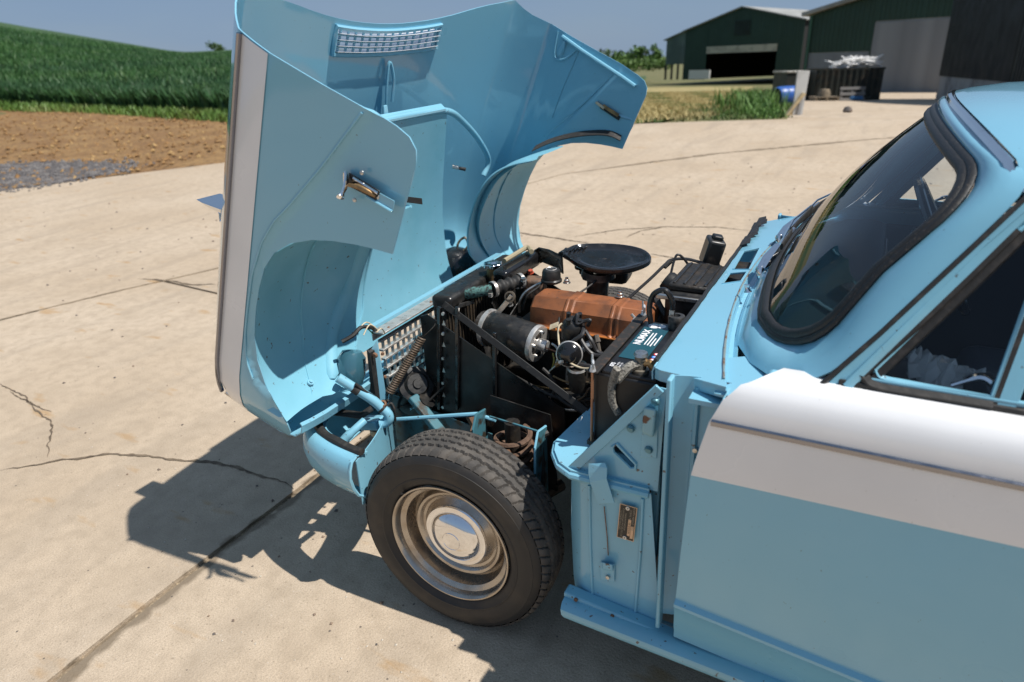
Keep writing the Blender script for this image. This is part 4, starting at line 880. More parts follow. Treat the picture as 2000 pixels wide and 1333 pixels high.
# ---------------- doors and body side
def ydoor(z): return lerp_tab(z, [.28, .37, .398, .404, .412, .45, .55, .68, .78, .869, .905, .93, .946, .953], [.690, .722, .738, .738, .729, .733, .747, .757, .759, .756, .751, .741, .724, .705])
def zshift(x, z):                                    # the lower swage drops slightly towards the rear
    return z - (.097*(min(x, 1.7)-.62))*max(0, min(1, (.60-z)/.18)) + .03*max(0, min(1, (z-.55)/.15))*max(0, min(1, (.82-z)/.06))*(min(x, 1.7)-.63)
XF = lambda z: lerp_tab(z, [.30, .427, .75, .80, .869, .914, .940, .9531], [.614, .622, .639, .648, .663, .682, .706, .742])
def door(sg):
    zs = [.262, .28, .298, .31, .34, .37, .398, .404, .412, .43, .45, .48, .52, .57, .62, .67, .71, .75]
    xs = np.linspace(0, 1, 24); XR = 1.66
    dm = MB(); dm.grid([[V(XF(z)+(XR-XF(z))*t, sg*ydoor(z), zshift(XF(z)+(XR-XF(z))*t, z)) for t in xs] for z in zs])
    d = dm.build('door', BLUE, car, smooth=25, solid=.004, soff=0)
    zw = [.75, .78, .82, .85, .869, .885, .9, .914, .925, .934, .940, .944, .9475, .950, .952, .953]
    rows = [[V(XF(z)+(XR-XF(z))*t, sg*(ydoor(z)+.0018), zshift(XF(z)+(XR-XF(z))*t, z)) for t in xs] for z in zw]
    rows.append([V(.752+(XR-.752)*t, sg*.69, .953) for t in xs]); rows.append([V(.765+(XR-.765)*t, sg*.66, .950) for t in xs])
    MB().grid(rows).build('white_flash', WHITE, d, smooth=40, solid=.0016, soff=0)
    MB().tube([V(x, sg*(ydoor(.869)+.003), .869) for x in np.linspace(.667, XR-.01, 12)], .0065, 8, flat=(.7, 1)).build('bright_strip', STRIP, d)
    mb = MB(); mb.grid([[V(XF(z), sg*ydoor(z), zshift(XF(z), z)), V(XF(z)+.002, sg*(ydoor(z)-.045), zshift(XF(z), z))] for z in zs+[q for q in zw[1:] if q < .925]]); mb.build('door_edge', BLUED, d, solid=.002)
    MB().box((1.15, sg*.655, .62), (1.0, .02, .56)).build('door_card', VINYL, d, bevel=.01)
    MB().box((1.2, sg*.668, .915), (.92, .03, .06)).build('door_top_inner', BLUED, d, bevel=.008)
    # window frame: rails on the leaning plane
    yf = lambda z: sg*(.688-(z-.95)*.33)
    DF = lambda x, z, o=0: V(x, yf(z)+sg*o, z)
    fr = [DF(.868, .950), DF(.925, 1.035), DF(1.0, 1.145), DF(1.062, 1.238), DF(1.10, 1.270), DF(1.25, 1.292), DF(1.62, 1.298), DF(1.68, 1.24), DF(1.70, .95)]
    MB().tube(fr, .013, 6, flat=(1.0, 1.0)).build('window_frame', BLUED, d, smooth=60)
    MB().tube([p+V(.019, -sg*.001, -.010) for p in fr[:6]], .011, 6).build('frame_rubber', RUBBER, d, smooth=60)
    MB().box((1.28, sg*.690, .957), (.85, .012, .012)).build('sill_rubber', RUBBER, d, bevel=.003)
    MB().box((1.28, sg*.684, .967), (.85, .010, .010)).build('sill_rail', BLUED, d, bevel=.003)
    # quarterlight
    qa, qb, qc = DF(.915, .972), DF(1.075, .970), DF(1.118, 1.262); qd = DF(1.092, 1.252)
    ql = spline([DF(.905, .985), DF(.915, .972), DF(.94, .970)], 4) + [DF(1.070, .970)] + [DF(1.106, 1.255), DF(1.085, 1.245), DF(1.0, 1.122)]
    MB().tube(ql, .0065, 6, closed=True).build('quarterlight_frame', BLUED, d, smooth=60)
    seal = spline([DF(1.055, 1.212, .002), DF(.97, 1.088, .002), DF(.895, .985, .002), DF(.893, .968, .002), DF(.915, .957, .002), DF(1.0, .957, .002), DF(1.07, .957, .002)], 5)
    MB().tube(seal, .0105, 6).build('quarterlight_seal', RUBBER, d)
    v = [p for p in ql]; MB().add(v, [tuple(range(len(v)))]).build('quarterlight_glass', GLASSD, d, smooth=0)
    MB().bar(DF(1.086, .955), DF(1.128, 1.27), .012, .028, (1, 0, 0)).build('window_divider', BLUED, d, bevel=.003)
    MB().bar(DF(1.072, .962, .001), DF(1.113, 1.262, .001), .010, .010, (1, 0, 0)).build('divider_rubber', RUBBER, d)
    wv = [DF(1.105, .96), DF(1.68, .96), DF(1.66, 1.24), DF(1.62, 1.285), DF(1.15, 1.272)]
    MB().add(wv, [(0, 1, 2, 3, 4)]).build('window_glass', GLASS if sg > 0 else GLASSD, d, smooth=0)
    q = DF(1.045, .978, -.012); MB().tube(spline([q+V(-.03, 0, -.006), q+V(-.015, 0, .004), q+V(.005, -.002*sg, .014), q+V(.022, 0, .006), q+V(.03, 0, -.012)], 4), [.004]*6+[.006]*7+[.004]*4, 7).build('quarterlight_latch', CHROME, d)
    MB().tube([V(.98, sg*.64, .88), V(.99, sg*.625, .88), V(1.05, sg*.62, .875)], [.012, .008, .008], 8).build('door_pull', CHROME, d)
    return d
dl = door(-1); dl['label'] = 'near door with white band and bright strip'; drr = door(1); drr['label'] = 'far door seen through the windscreen'
# sills
for sg in (-1, 1):
    prof = [(.640, .252), (.685, .262), (.706, .259), (.718, .250), (.720, .238), (.714, .225), (.690, .216), (.655, .214)]
    def dz(x): return -.035*(min(x, 1.7)-.36)
    mb = MB(); mb.grid([[V(x+(.012*(.262-z)/.05 if x < .36 else 0), sg*y, z+dz(x)) for y, z in prof] for x in (.345, .352, .45, .6, .8, 1.1, 1.4, 1.7, 1.95)]); sub(mb, 'sill', BLUED, car, solid=.003, smooth=40)
# rear body (plain)
for sg in (-1, 1):
    mb = MB(); zz = [.25, .40, .42, .55, .7, .75, .80, .869, .91, .94, .953]
    rr = []
    for z in zz:
        row = []
        for x in np.linspace(1.668, 3.05, 30):
            zl = zshift(1.66, z)
            if abs(x-2.33) < .36 and z < .7: zl = max(zl, .283+math.sqrt(max(0, .36**2-(x-2.33)**2)))
            row.append(V(x, sg*(ydoor(z)-.10*max(0, (x-2.6)/.45)**2), zl))
        rr.append(row)
    mb.grid(rr); sub(mb, 'rear_wing', BLUE, car, smooth=30, solid=.004)
    mb = MB(); mb.grid([[V(x, sg*y, z) for y, z in ((.705, .953), (.66, .955))] for x in np.linspace(1.66, 2.9, 6)]); sub(mb, 'waist_ledge', BLUE, car, solid=.003)
mb = MB(); mb.grid([[V(x, y, z-.03*(y/.7)**2) for y in np.linspace(-.69, .69, 13)] for x, z in ((2.36, .962), (2.6, .955), (2.9, .93), (3.03, .86), (3.06, .6), (3.05, .3))]); sub(mb, 'boot_lid', BLUE, car, solid=.004)

# ---------------- scuttle
def zsc(x, y): return .884+.19*(x-.52)-.10*max(0, abs(y)-.50)**1.0*(.35)
XS = lambda y: .594+.17*y*y
sco = [(.520, -.612), (.535, -.624), (.60, -.652), (.69, -.692)] + [(XS(y), y) for y in (-.66, -.6, -.5, -.4, -.3, -.2, -.1, 0, .1, .2, .3, .4, .5, .6, .66)] + [(.69, .692), (.60, .652), (.535, .624), (.520, .612)]
sco[3] = (.675, -.690); sco[-4] = (.675, .690)
vent1 = [(.530, .03), (.530, .165), (.566, .175), (.572, .03)]; vent2 = [(.552, -.118), (.540, .0), (.568, .012), (.592, -.118)]
vent1 = [tuple(AT(px, py, z=.893).to_2d()) for px, py in ((1432, 524), (1452, 489), (1484, 488), (1463, 530))]
vent2 = [tuple(AT(px, py, z=.893).to_2d()) for px, py in ((1411, 552), (1425, 532), (1459, 535), (1447, 553))]
mb = panel(lambda x, y: V(x, y, zsc(x, y)), sco, [vent1, vent2], step=.035)
scut = mb.build('scuttle', BLUE, car, smooth=60, solid=.003, soff=0)
for vv_ in (vent1, vent2):
    mb = MB(); mb.tube([V(x, y, zsc(x, y)+.001) for x, y in vv_], .003, 6, closed=True); sub(mb, 'vent_surround', BLUE, scut)
MB().box((.57, .03, .835), (.10, .34, .06)).build('plenum', GRIME, scut); 
mb = MB(); mb.grid([[V(x-.0, y*.995, zsc(x, y)-d) for d in (0, .012, .024)] for x, y in sco[:4]]); sub(mb, 'scuttle_lip', BLUED, scut, solid=.003)
mb = MB(); mb.grid([[V(.518+o, y, .884-d) for o, d in ((0, 0), (-.004, .012), (-.003, .03))] for y in np.linspace(-.612, .612, 15)]); sub(mb, 'front_lip', BLUED, scut, solid=.003)
sp = [V(.513+random.uniform(-.001, .001), y, .884) for y in np.linspace(-.59, .60, 40)]
mb = MB(); mb.tube(sp, .0062, 6, flat=(.9, 1.2)); sub(mb, 'bulkhead_seal', SEALB, scut)
mb = MB()
for k in range(9):
    y = .30+.036*k; x = .514+random.uniform(0, .012); mb.add([V(x-.006, y-.03, .893), V(x+.012+random.uniform(0, .012), y-.012, .899), V(x+.02*random.random(), y+.02, .905), V(x-.008, y+.03, .895)], [(0, 1, 2, 3)])
sub(mb, 'torn_seal', SEALB, scut, solid=.002, smooth=0)
mb = MB(); mb.tube([V(XS(y)-.004, y, zsc(XS(y), y)+.0025) for y in np.linspace(-.66, .66, 40)], [random.uniform(.0012, .0026) for _ in range(40)], 5); sub(mb, 'scuttle_seam', mat('rusty_sealant', (.2, .25, .25), .8, var=(60, (.16, .09, .05), .5, .6)), scut)
# trough between scuttle and screen panel
YB = lambda y: XS(y)+.022
mb = MB(); mb.grid([[V(XS(y)+dx, y, zsc(XS(y), y)+dz_) for dx, dz_ in ((0, -.001), (.004, -.016), (.014, -.02), (.022, -.012))] for y in np.linspace(-.70, .70, 30)]); sub(mb, 'trough', BLUE, scut, solid=.002)

# ---------------- windscreen, pillars, roof
def xb(y): a = abs(y); return .668+.16*y*y+.95*max(0, a-.42)**1.5
def xt(y): return .935+.23*y*y
def scr(y, t):                                    # screen surface, t=0 sill, t=1 header
    b = V(xb(y), y, .958); p = V(xt(y), y*1.0, 1.300-.15*y*y); q = b.lerp(p, t); bul = .022*math.sin(math.pi*min(1, max(0, t))); return q+Vector((-.83, 0, .55))*bul
def scr2(s, t): return scr(s*(.605-.055*t), t)
def rrect(k=7):
    pts = []; rx, ry = .20, .26
    for cx, cy, a0_ in ((1-rx, 1-ry, 0), (-1+rx, 1-ry, 90), (-1+rx, ry*1.2, 180), (1-rx, ry*1.2, 270)):
        for j in range(k+1):
            a = R(a0_+90*j/k); pts.append((cx+math.cos(a)*rx, cy+math.sin(a)*(ry if cy > .5 else ry*1.2)))
    out = []
    for i in range(len(pts)):
        a, b = pts[i], pts[(i+1) % len(pts)]; L_ = math.hypot(a[0]-b[0], (a[1]-b[1])*.6); m_ = max(1, int(L_/.09))
        for j in range(m_): out.append((a[0]+(b[0]-a[0])*j/m_, a[1]+(b[1]-a[1])*j/m_))
    return out
RRc = rrect()
ws = empty('windscreen'); ws.parent = car
v, f = cdt(RRc, step=.07); mb = MB(); mb.add([scr2(s, t) for s, t in v], f); sub(mb, 'screen_glass', GLASS, ws, smooth=180)
cen = (0, .5)
def expand(s, t, d): 
    return (s+d*(1 if s > 0 else -1)*min(1, abs(s)/.8)*1.0, t+d*1.7*(1 if t > .5 else -1)*min(1, abs(t-.5)/.4))
def nrm(s, t):
    a = scr2(s+.01, t)-scr2(s-.01, t); b = scr2(s, t+.01)-scr2(s, t-.01); n_ = a.cross(b).normalized(); return n_ if n_.x < 0 else -n_
mb = MB(); mb.tube([scr2(*expand(s, t, .004))+nrm(s, t)*.004 for s, t in RRc], .0085, 8, closed=True, flat=(1.25, .75)); sub(mb, 'screen_seal', SEALB, ws, smooth=60)
mb = MB(); mb.tube([scr2(*expand(s, t, .021))+nrm(s, t)*.003 for s, t in RRc], .0075, 8, closed=True, flat=(1.2, .8)); sub(mb, 'outer_seal', SEALB, ws, smooth=60)
# painted surround: from the seal out to scuttle trough, pillar edge and roof
def outer(s, t):
    y = s*.62
    if t < .12 and abs(s) < .72: return V(YB(y*1.02), y*1.02, zsc(XS(y), y)-.012)
    return None
inner = [scr2(*expand(s, t, .030))-nrm(s, t)*.002 for s, t in RRc]
outp = []
for s, t in RRc:
    yb = s*.66
    bot = V(YB(yb), yb, zsc(XS(yb), yb)-.010); top = V(xt(s*.57)+.035, s*.57, 1.336-.16*(s*.57)**2)
    sd = V(.822+(1.075-.822)*t, (1 if s > 0 else -1)*(.703-.118*t), .932+(1.292-.932)*t)
    ws_ = max(0, (abs(s)-.72)/.28); p = bot.lerp(top, min(1, max(0, (t-.12)/.76)))
    if t < .5: p = bot
    else: p = top
    outp.append(p.lerp(sd, ws_*ws_*(3-2*ws_)))
rows = []
for k in range(6):
    q = k/5; bul = .012*math.sin(math.pi*q); rows.append([a.lerp(b, q)+Vector((-.6, 0, .6))*bul*(1 if t > .5 else .6) + Vector((0, .006*math.sin(math.pi*q)*(1 if s > 0 else -1)*max(0, abs(s)-.7)/.3, 0)) for a, b, (s, t) in zip(inner, outp, RRc)])
mb = MB(); mb.grid(rows, closed=True); sub(mb, 'screen_surround', BLUE, ws, smooth=70, solid=.003)
for sg in (-1, 1):
    mb = MB(); mb.tube([V(.812, sg*.708, .928), V(.90, sg*.668, 1.04), V(1.0, sg*.625, 1.18), V(1.078, sg*.588, 1.288), V(1.2, sg*.575, 1.322), V(1.6, sg*.565, 1.33), V(2.2, sg*.55, 1.28)], .0042, 6); sub(mb, 'pillar_gap_tube', RUBBER, ws)  # black tube stands in for the shaded gap beside the door frame
    mb = MB(); mb.grid([[a, b] for a, b in ((V(.826, sg*.700, .932), V(.856, sg*.694, .945)), (V(.905, sg*.663, 1.045), V(.93, sg*.662, 1.055)), (V(1.0, sg*.622, 1.18), V(1.02, sg*.622, 1.19)), (V(1.075, sg*.585, 1.29), V(1.09, sg*.592, 1.28)))]); sub(mb, 'pillar_edge', BLUED, ws, solid=.003)
roof_rows = []
for x, zc, hw, dzr in ((0, 1.345, .575, .0), (.03, 1.352, .583, 0), (.1, 1.362, .59, 0), (.35, 1.372, .59, 0), (.8, 1.368, .585, 0), (1.15, 1.335, .575, 0), (1.32, 1.29, .565, 0)):
    row = []
    for k in range(25):
        s = -1+2*k/24; y = s*hw; x0 = xt(y)+.045 if x < .2 else .98
        z = zc-(.055*(abs(s)**2.4))-(.022 if abs(s) > .98 else 0); row.append(V(x0+x, y, z))
    roof_rows.append(row)
mb = MB(); mb.grid(roof_rows); roof = sub(mb, 'roof', BLUE, car, smooth=60, solid=.004)
mb = MB(); e_ = roof_rows[0]; mb.tube([roof_rows[6][0]]+[r_[0]+V(0, 0, -.004) for r_ in roof_rows[1:6][::-1]]+[p+V(-.008, 0, -.006) for p in e_]+[r_[-1]+V(0, 0, -.004) for r_ in roof_rows[1:6]], .009, 8); sub(mb, 'drip_rail', CHROME, roof)
mb = MB(); mb.tube([p+V(-.004, 0, -.018) for p in e_], .007, 6); sub(mb, 'rail_gap', RUBBER, roof)
mb = MB(); mb.grid([[p+V(.06, 0, -.035) for p in r_] for r_ in roof_rows[:6]]); sub(mb, 'headlining', HEADL, roof)
for sg in (-1, 1):
    mb = MB(); mb.poly([V(1.70, sg*.683, .955), V(1.70, sg*.59, 1.30), V(1.78, sg*.588, 1.30), V(1.78, sg*.683, .955)], (0, -sg*.02, 0)); mb.poly([V(2.10, sg*.68, .955), V(2.28, sg*.565, 1.27), V(2.30, sg*.56, 1.27), V(2.42, sg*.66, .955)], (0, -sg*.02, 0)); sub(mb, 'rear_pillar', BLUE, roof)
    MB().add([V(1.78, sg*.678, .96), V(1.78, sg*.588, 1.29), V(2.28, sg*.56, 1.26), V(2.12, sg*.675, .96)], [(0, 1, 2, 3)]).build('rear_side_glass', GLASS, roof, smooth=0)
MB().add([V(2.31, -.55, 1.26), V(2.31, .55, 1.26), V(2.46, .62, .97), V(2.46, -.62, .97)], [(0, 1, 2, 3)]).build('rear_screen', GLASS, roof, smooth=0)
for sg in (-1, 1):
    mb = MB(); mb.add([V(.655, sg*.688, .888), V(.70, sg*.712, .90), V(.835, sg*.706, .925), V(.82, sg*.60, .915), V(.70, sg*.52, .90), V(.63, sg*.55, .893)], [(0, 1, 2, 3, 4, 5)]); sub(mb, 'pillar_base', BLUE, ws, solid=.004)
    MB().box((.73, sg*.59, .868), (.24, .21, .01)).build('cowl_floor', BLUE, ws)
# wipers
def wiper(p0, p1, b0, b1):
    e = empty('wiper'); e.parent = car; p0, p1, b0, b1 = [Vector(q) for q in (p0, p1, b0, b1)]
    d = (p1-p0).normalized()
    mb = MB(); mb.lathe([(0, -.015), (.013, -.015), (.013, .012), (.009, .018), (0, .018)], p0, (-.3, 0, 1), 14); mb.build('spindle', CHROME, e)
    mb = MB(); mb.tube([p0+V(0, 0, .01), p0+d*.03+V(0, 0, .016), p0+d*.085+V(0, 0, .014)], [.015, .017, .011], 8, flat=(1, .7)); mb.build('arm_head', CHROME, e)
    mb = MB(); mb.tube([p0+d*.06+V(0, 0, .014), p1], [.009, .0045], 6, flat=(1.2, .6)); mb.build('arm', CHROME, e)
    mb = MB(); mb.tube([b0, (b0+b1)/2+V(-.004, 0, .004), b1], .007, 6, flat=(.6, 1.4)); mb.build('blade', RUBBER, e)
    mb = MB(); mb.tube([b0+V(-.004, 0, .007), (b0+b1)/2+V(-.014, 0, .016), b1+V(-.004, 0, .007)], .003, 6); mb.build('blade_bridge', CHROME, e)
    return e
def sy_(y, t, d=.016): return scr(y, t)+Vector((-.83, 0, .55))*d
w_a = wiper(AT(1487, 533, z=.918), sy_(.10, .10), sy_(-.03, .055), sy_(.34, .105)); w_a['label'] = 'wiper nearest the middle of the screen'
w_b = wiper(AT(1524, 470, z=.918), sy_(.42, .11), sy_(.26, .05), sy_(.52, .16)); w_b['label'] = 'wiper on the far side of the screen'
mb = MB(); p = AT(1461, 570, z=.915); mb.lathe([(0, .012), (.006, .012), (.007, .004), (.010, 0)], p, (-.2, 0, 1), 10); mb.box(p+V(-.004, 0, .014), (.012, .008, .006)); sub(mb, 'washer_jet', CHROME, car)

# ---------------- bulkhead side (near side detailed, far side mirrored plain)
def S(px, py, y=-.66): return AT(px, py, y=y)
def xz(px, py, y=-.66): p = AT(px, py, y=y); return (p.x, p.z)
MB().box((.535, 0, .60), (.02, 1.24, .40)).build('bulkhead', BLUED, car, bevel=.004)
for sg in (-1, 1):
    Y = -.655
    out = [xz(1102, 930, Y), xz(1100, 1050, Y), xz(1110, 1140, Y), xz(1125, 1185, Y), xz(1290, 1240, Y), xz(1272, 965, Y), xz(1200, 945, Y)]
    def fn(x, z): 
        k = max(0, min(1, (.40-x)/.07)); return V(x, -sg*(Y+.05*k*k), z)
    mb = panel(fn, out, step=.025); bs = mb.build('bulkhead_side', BLUED, car, smooth=50, solid=.003)
    # shelf on top of the lower box
    zz = .600
    pts = [S(1083, 897, -.60), S(1086, 880, -.56), S(1145, 822, -.40), S(1215, 845, -.40), S(1268, 952, -.655), S(1115, 925, -.66), S(1092, 915, -.64)]
    pts = [V(p.x, -sg*p.y*1.0, .607) for p in pts]; mb = MB(); mb.add(pts, [tuple(range(len(pts)))]); sub(mb, 'shelf', BLUED, bs, solid=.014)
    mb = MB(); mb.tube([V(p.x, p.y, .600) for p in (pts[2], pts[1], pts[0], pts[6], pts[5], pts[4])], .009, 8); sub(mb, 'shelf_edge', BLUED, bs)
    # triangular gusset with slot
    gus = [xz(1112, 922, -.645), xz(1290, 757, -.645), xz(1302, 760, -.645), xz(1285, 960, -.645), xz(1180, 938, -.645)]
    sl = [xz(1197, 872, -.645), xz(1206, 866, -.645), xz(1243, 905, -.645), xz(1242, 914, -.645), xz(1232, 914, -.645), xz(1199, 882, -.645)]
    mb = panel(lambda x, z: V(x, sg*.645, z), gus, [sl], step=.03); sub(mb, 'gusset', BLUED, bs, smooth=30, solid=.003)
    mb = MB(); mb.bar(V(*[gus[0][0], sg*.648, gus[0][1]]), V(gus[1][0], sg*.648, gus[1][1]), .022, .006, (0, 1, 0)); sub(mb, 'gusset_flange', BLUED, bs, bevel=.002)
    mb = MB(); mb.tube([V(a, sg*.648, b) for a, b in sl], .004, 6, closed=True); sub(mb, 'slot_lip', BLUED, bs)
    # post and hinge recess
    mb = MB(); a, b = S(1306, 752, -.69), S(1283, 1228, -.69)
    mb.bar(V(a.x, sg*.675, a.z+.01), V(b.x, sg*.675, b.z), .03, .010, (1, 0, 0)); sub(mb, 'hinge_post', BLUED, bs, bevel=.003)
    mb = MB(); mb.grid([[V(x, sg*y, z) for x, y in ((.565, .668), (.585, .660), (.602, .655), (.62, .652), (.66, .665))] for z in (.29, .5, .7, .80, .90)]); sub(mb, 'hinge_recess', BLUED, bs, solid=.003)
    mb = MB(); mb.tube([V(.618, sg*.657, z) for z in (.30, .5, .88)], .006, 6); sub(mb, 'recess_bead', BLUED, bs)
    for z in (.40, .74):
        mb = MB(); mb.lathe([(0, .004), (.005, .004), (.006, 0)], V(.622, sg*.659, z), (0, sg, 0), 10); sub(mb, 'hinge_screw', STEEL, bs)
    # foot flange along the sill
    mb = MB(); a, b = S(1110, 1150, -.67), S(1300, 1235, -.67); mb.bar(V(a.x-.005, sg*.672, a.z-.004), V(b.x+.03, sg*.672, b.z), .035, .016, (0, 0, 1)); sub(mb, 'foot_flange', BLUED, bs, bevel=.005)
    for t in (.12, .5, .85):
        p = a.lerp(b, t); mb = MB(); mb.lathe([(0, .004), (.005, .004), (.005, 0)], V(p.x, sg*.69, p.z), (0, sg, 0), 8); sub(mb, 'flange_bolt', RUST, bs)
    # swage lines of the pressing
    mb = MB(); mb.tube([V(*(lambda q: (q[0], sg*.657, q[1]))(xz(px, py, -.66))) for px, py in ((1150, 950), (1152, 1060), (1157, 1175))], .004, 6); mb.tube([V(*(lambda q: (q[0], sg*.658, q[1]))(xz(px, py, -.66))) for px, py in ((1255, 975), (1250, 1080), (1240, 1200))], .004, 6); sub(mb, 'pressed_bead', BLUED, bs)
    if sg < 0:
        bs['label'] = 'near bulkhead side with maker plate'
        # bonnet hook bracket
        mb = MB(); mb.hexa([S(x, y, -.646-d) for d in (0, .003) for x, y in ((1262, 772), (1288, 775), (1250, 893), (1283, 896))]); sub(mb, 'hook_plate', BLUED, bs, bevel=.002)
        mb = MB(); mb.hexa([S(x, y, -.65-d) for d in (0, .026) for x, y in ((1258, 795), (1283, 800), (1252, 845), (1276, 856))]); sub(mb, 'catch_hook', mat('chipped_blue', (.22, .42, .48), .5, 0, .2, var=(38, (.10, .04, .02), .52, .58)), bs, bevel=.005)
        for px, py in ((1280, 785), (1267, 879), (1232, 838)):
            mb = MB(); mb.lathe([(0, .005), (.006, .005), (.009, .001), (.009, 0)], S(px, py, -.650), (0, -1, 0), 12); mb.box(S(px, py, -.656), (.008, .002, .002)); sub(mb, 'cross_screw', mat('painted_screw', (.12, .26, .31), .4, .4), bs)
        # folded strap
        st = [[S(1150, 906, -.662), S(1182, 904, -.662)], [S(1150, 925, -.668), S(1186, 915, -.668)], [S(1153, 942, -.672), S(1185, 935, -.672)], [S(1168, 983, -.668), S(1200, 982, -.668)]]
        mb = MB(); mb.grid(st); sub(mb, 'folded_strap', BLUED, bs, solid=.003, smooth=0)
        # maker's plate
        c = [S(1211, 977, -.664), S(1245, 986, -.664), S(1203, 1054, -.664), S(1238, 1064, -.664)]
        xd = (c[1]-c[0]); yd = (c[0]-c[2]); o = (c[0]+c[3])/2; wdt = .040; hgt = .095; xh = V(1, 0, 0); yh = V(.06, 0, 1).normalized()
        def pq(a, b, d): return o+xh*a*wdt+yh*b*hgt+V(0, -d, 0)
        mb = MB(); mb.hexa([pq(a, b, d) for d in (0, .0015) for b in (-.5, .5) for a in (-.5, .5)]); pl_ = sub(mb, 'maker_plate', PLATEC, bs, bevel=.002)
        mb = MB(); mb.hexa([pq(a*.9, b*.955, d) for d in (.0014, .0020) for b in (-.5, .5) for a in (-.5, .5)]); mb.build('plate_field', PLATE, bs)
        for a0_, a1_, b0_, b1_ in ((.08, .24, -.36, .12), (.26, .42, -.42, -.06)):
            mb = MB(); mb.hexa([pq(a_, b_, d) for d in (.0019, .0024) for b_ in (b0_, b1_) for a_ in (a0_, a1_)]); mb.build('number_panel', PLATEC, bs)
        GREYL = mat('plate_lettering', (.30, .28, .24), .4, .5)
        for s_, a_, b_, sz in (('TRIUMPH HERALD 13/60', .34, .18, .0062), ('COMM. No', .16, .25, .0062), ('MANUFACTURED BY', -.10, .02, .0052), ('THE STANDARD MOTOR CO. LTD', -.24, -.02, .0052), ('COVENTRY ENGLAND', -.37, .04, .0052)):
            text(s_, sz, pq(a_, b_, .0026), -yh, xh, GREYL, bs, 'plate_lettering')
        text('GE 37512 DL', .0058, pq(.16, -.13, .0029), -yh, xh, PLATE, bs, 'stamped_number'); 
        for b_ in (.43, -.43):
            mb = MB(); mb.lathe([(.0015, .001), (.002, .0025), (.0045, .0025), (.005, 0)], pq(-.02, b_, .002), (0, -1, 0), 12); sub(mb, 'plate_rivet', ALU, bs)
        # lower location bracket
        mb = MB(); mb.hexa([S(x, y, -.660-d) for d in (0, .002) for x, y in ((1172, 1098), (1201, 1102), (1173, 1133), (1200, 1138))]); sub(mb, 'bracket_pad', BLUED, bs, bevel=.003)
        mb = MB(); mb.hexa([S(x, y, -.662-d) for d in (0, .016) for x, y in ((1176, 1098), (1197, 1103), (1176, 1112), (1197, 1117))]); sub(mb, 'locating_bracket', BLUED, bs, bevel=.003)
        mb = MB(); mb.lathe([(0, .006), (.005, .006), (.005, 0)], S(1188, 1126, -.662), (0, -1, 0), 6); sub(mb, 'bracket_bolt', STEEL, bs)
        mb = MB(); mb.tube([S(1180, 990, -.660), S(1186, 1050, -.660), S(1188, 1085, -.660)], .0012, 5); sub(mb, 'scratch_line', RUST, bs)

# ---------------- chassis, inner panels, suspension turrets
for sg in (-1, 1):
    MB().box((0.0, sg*.20, .33), (1.5, .07, .10)).build('chassis_rail', GRIME, car, bevel=.01)
    # turret with coil spring
    ty = sg*.45
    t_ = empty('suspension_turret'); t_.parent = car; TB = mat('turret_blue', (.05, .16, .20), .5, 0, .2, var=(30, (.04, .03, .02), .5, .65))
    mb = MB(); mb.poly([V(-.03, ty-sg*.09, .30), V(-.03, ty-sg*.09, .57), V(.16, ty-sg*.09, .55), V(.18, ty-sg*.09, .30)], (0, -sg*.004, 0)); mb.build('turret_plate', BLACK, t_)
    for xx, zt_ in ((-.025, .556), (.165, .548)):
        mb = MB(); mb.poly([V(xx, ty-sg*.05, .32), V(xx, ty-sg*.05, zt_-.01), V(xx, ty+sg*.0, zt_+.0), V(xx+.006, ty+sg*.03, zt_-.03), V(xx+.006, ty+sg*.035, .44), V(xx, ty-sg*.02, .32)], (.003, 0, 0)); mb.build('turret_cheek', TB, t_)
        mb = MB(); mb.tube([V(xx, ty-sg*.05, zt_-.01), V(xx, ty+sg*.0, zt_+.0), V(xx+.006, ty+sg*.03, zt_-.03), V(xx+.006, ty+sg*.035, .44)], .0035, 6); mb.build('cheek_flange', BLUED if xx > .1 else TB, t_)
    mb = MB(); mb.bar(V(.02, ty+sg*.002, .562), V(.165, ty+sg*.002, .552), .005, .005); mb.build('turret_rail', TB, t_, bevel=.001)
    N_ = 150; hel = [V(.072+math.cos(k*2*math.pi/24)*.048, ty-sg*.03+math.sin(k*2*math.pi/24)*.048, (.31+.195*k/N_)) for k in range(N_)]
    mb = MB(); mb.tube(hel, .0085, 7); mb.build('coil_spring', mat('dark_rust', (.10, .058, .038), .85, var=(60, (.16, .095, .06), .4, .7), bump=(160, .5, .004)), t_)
    mb = MB(); mb.tube([V(.072, ty-sg*.03, .28), V(.072, ty-sg*.03, .54)], .022, 10); mb.build('damper', GRIME, t_)
    mb = MB(); mb.tube([V(-.14, sg*.30, .44), V(-.08, sg*.36, .45), V(-.01, sg*.54, .45)], [.016, .02, .02], 8); mb.tube([V(.12, sg*.30, .44), V(.08, sg*.40, .45), V(.0, sg*.545, .45)], [.016, .018, .02], 8); mb.build('wishbone', RUST, t_)
    mb = MB(); mb.tube([V(-.10, sg*.25, .24), V(0, sg*.56, .22)], .02, 8); mb.tube([V(.14, sg*.25, .24), V(0, sg*.56, .22)], .02, 8); mb.build('lower_wishbone', GRIME, t_)
    mb = MB(); mb.lathe([(0, -.05), (.11, -.05), (.115, 0), (.115, .035), (0, .04)], V(0, sg*.545, .283), (0, sg, 0), 24); mb.build('brake_drum', GRIME, t_)
    mb = MB(); mb.tube(spline([S(1070, 845, -.40) if sg < 0 else V(.14, .42, .60), V(.16, sg*.42, .5), V(.17, sg*.45, .36), V(.12, sg*.5, .28)], 5), .009, 7); mb.build('brake_hose', RUBBER, t_)
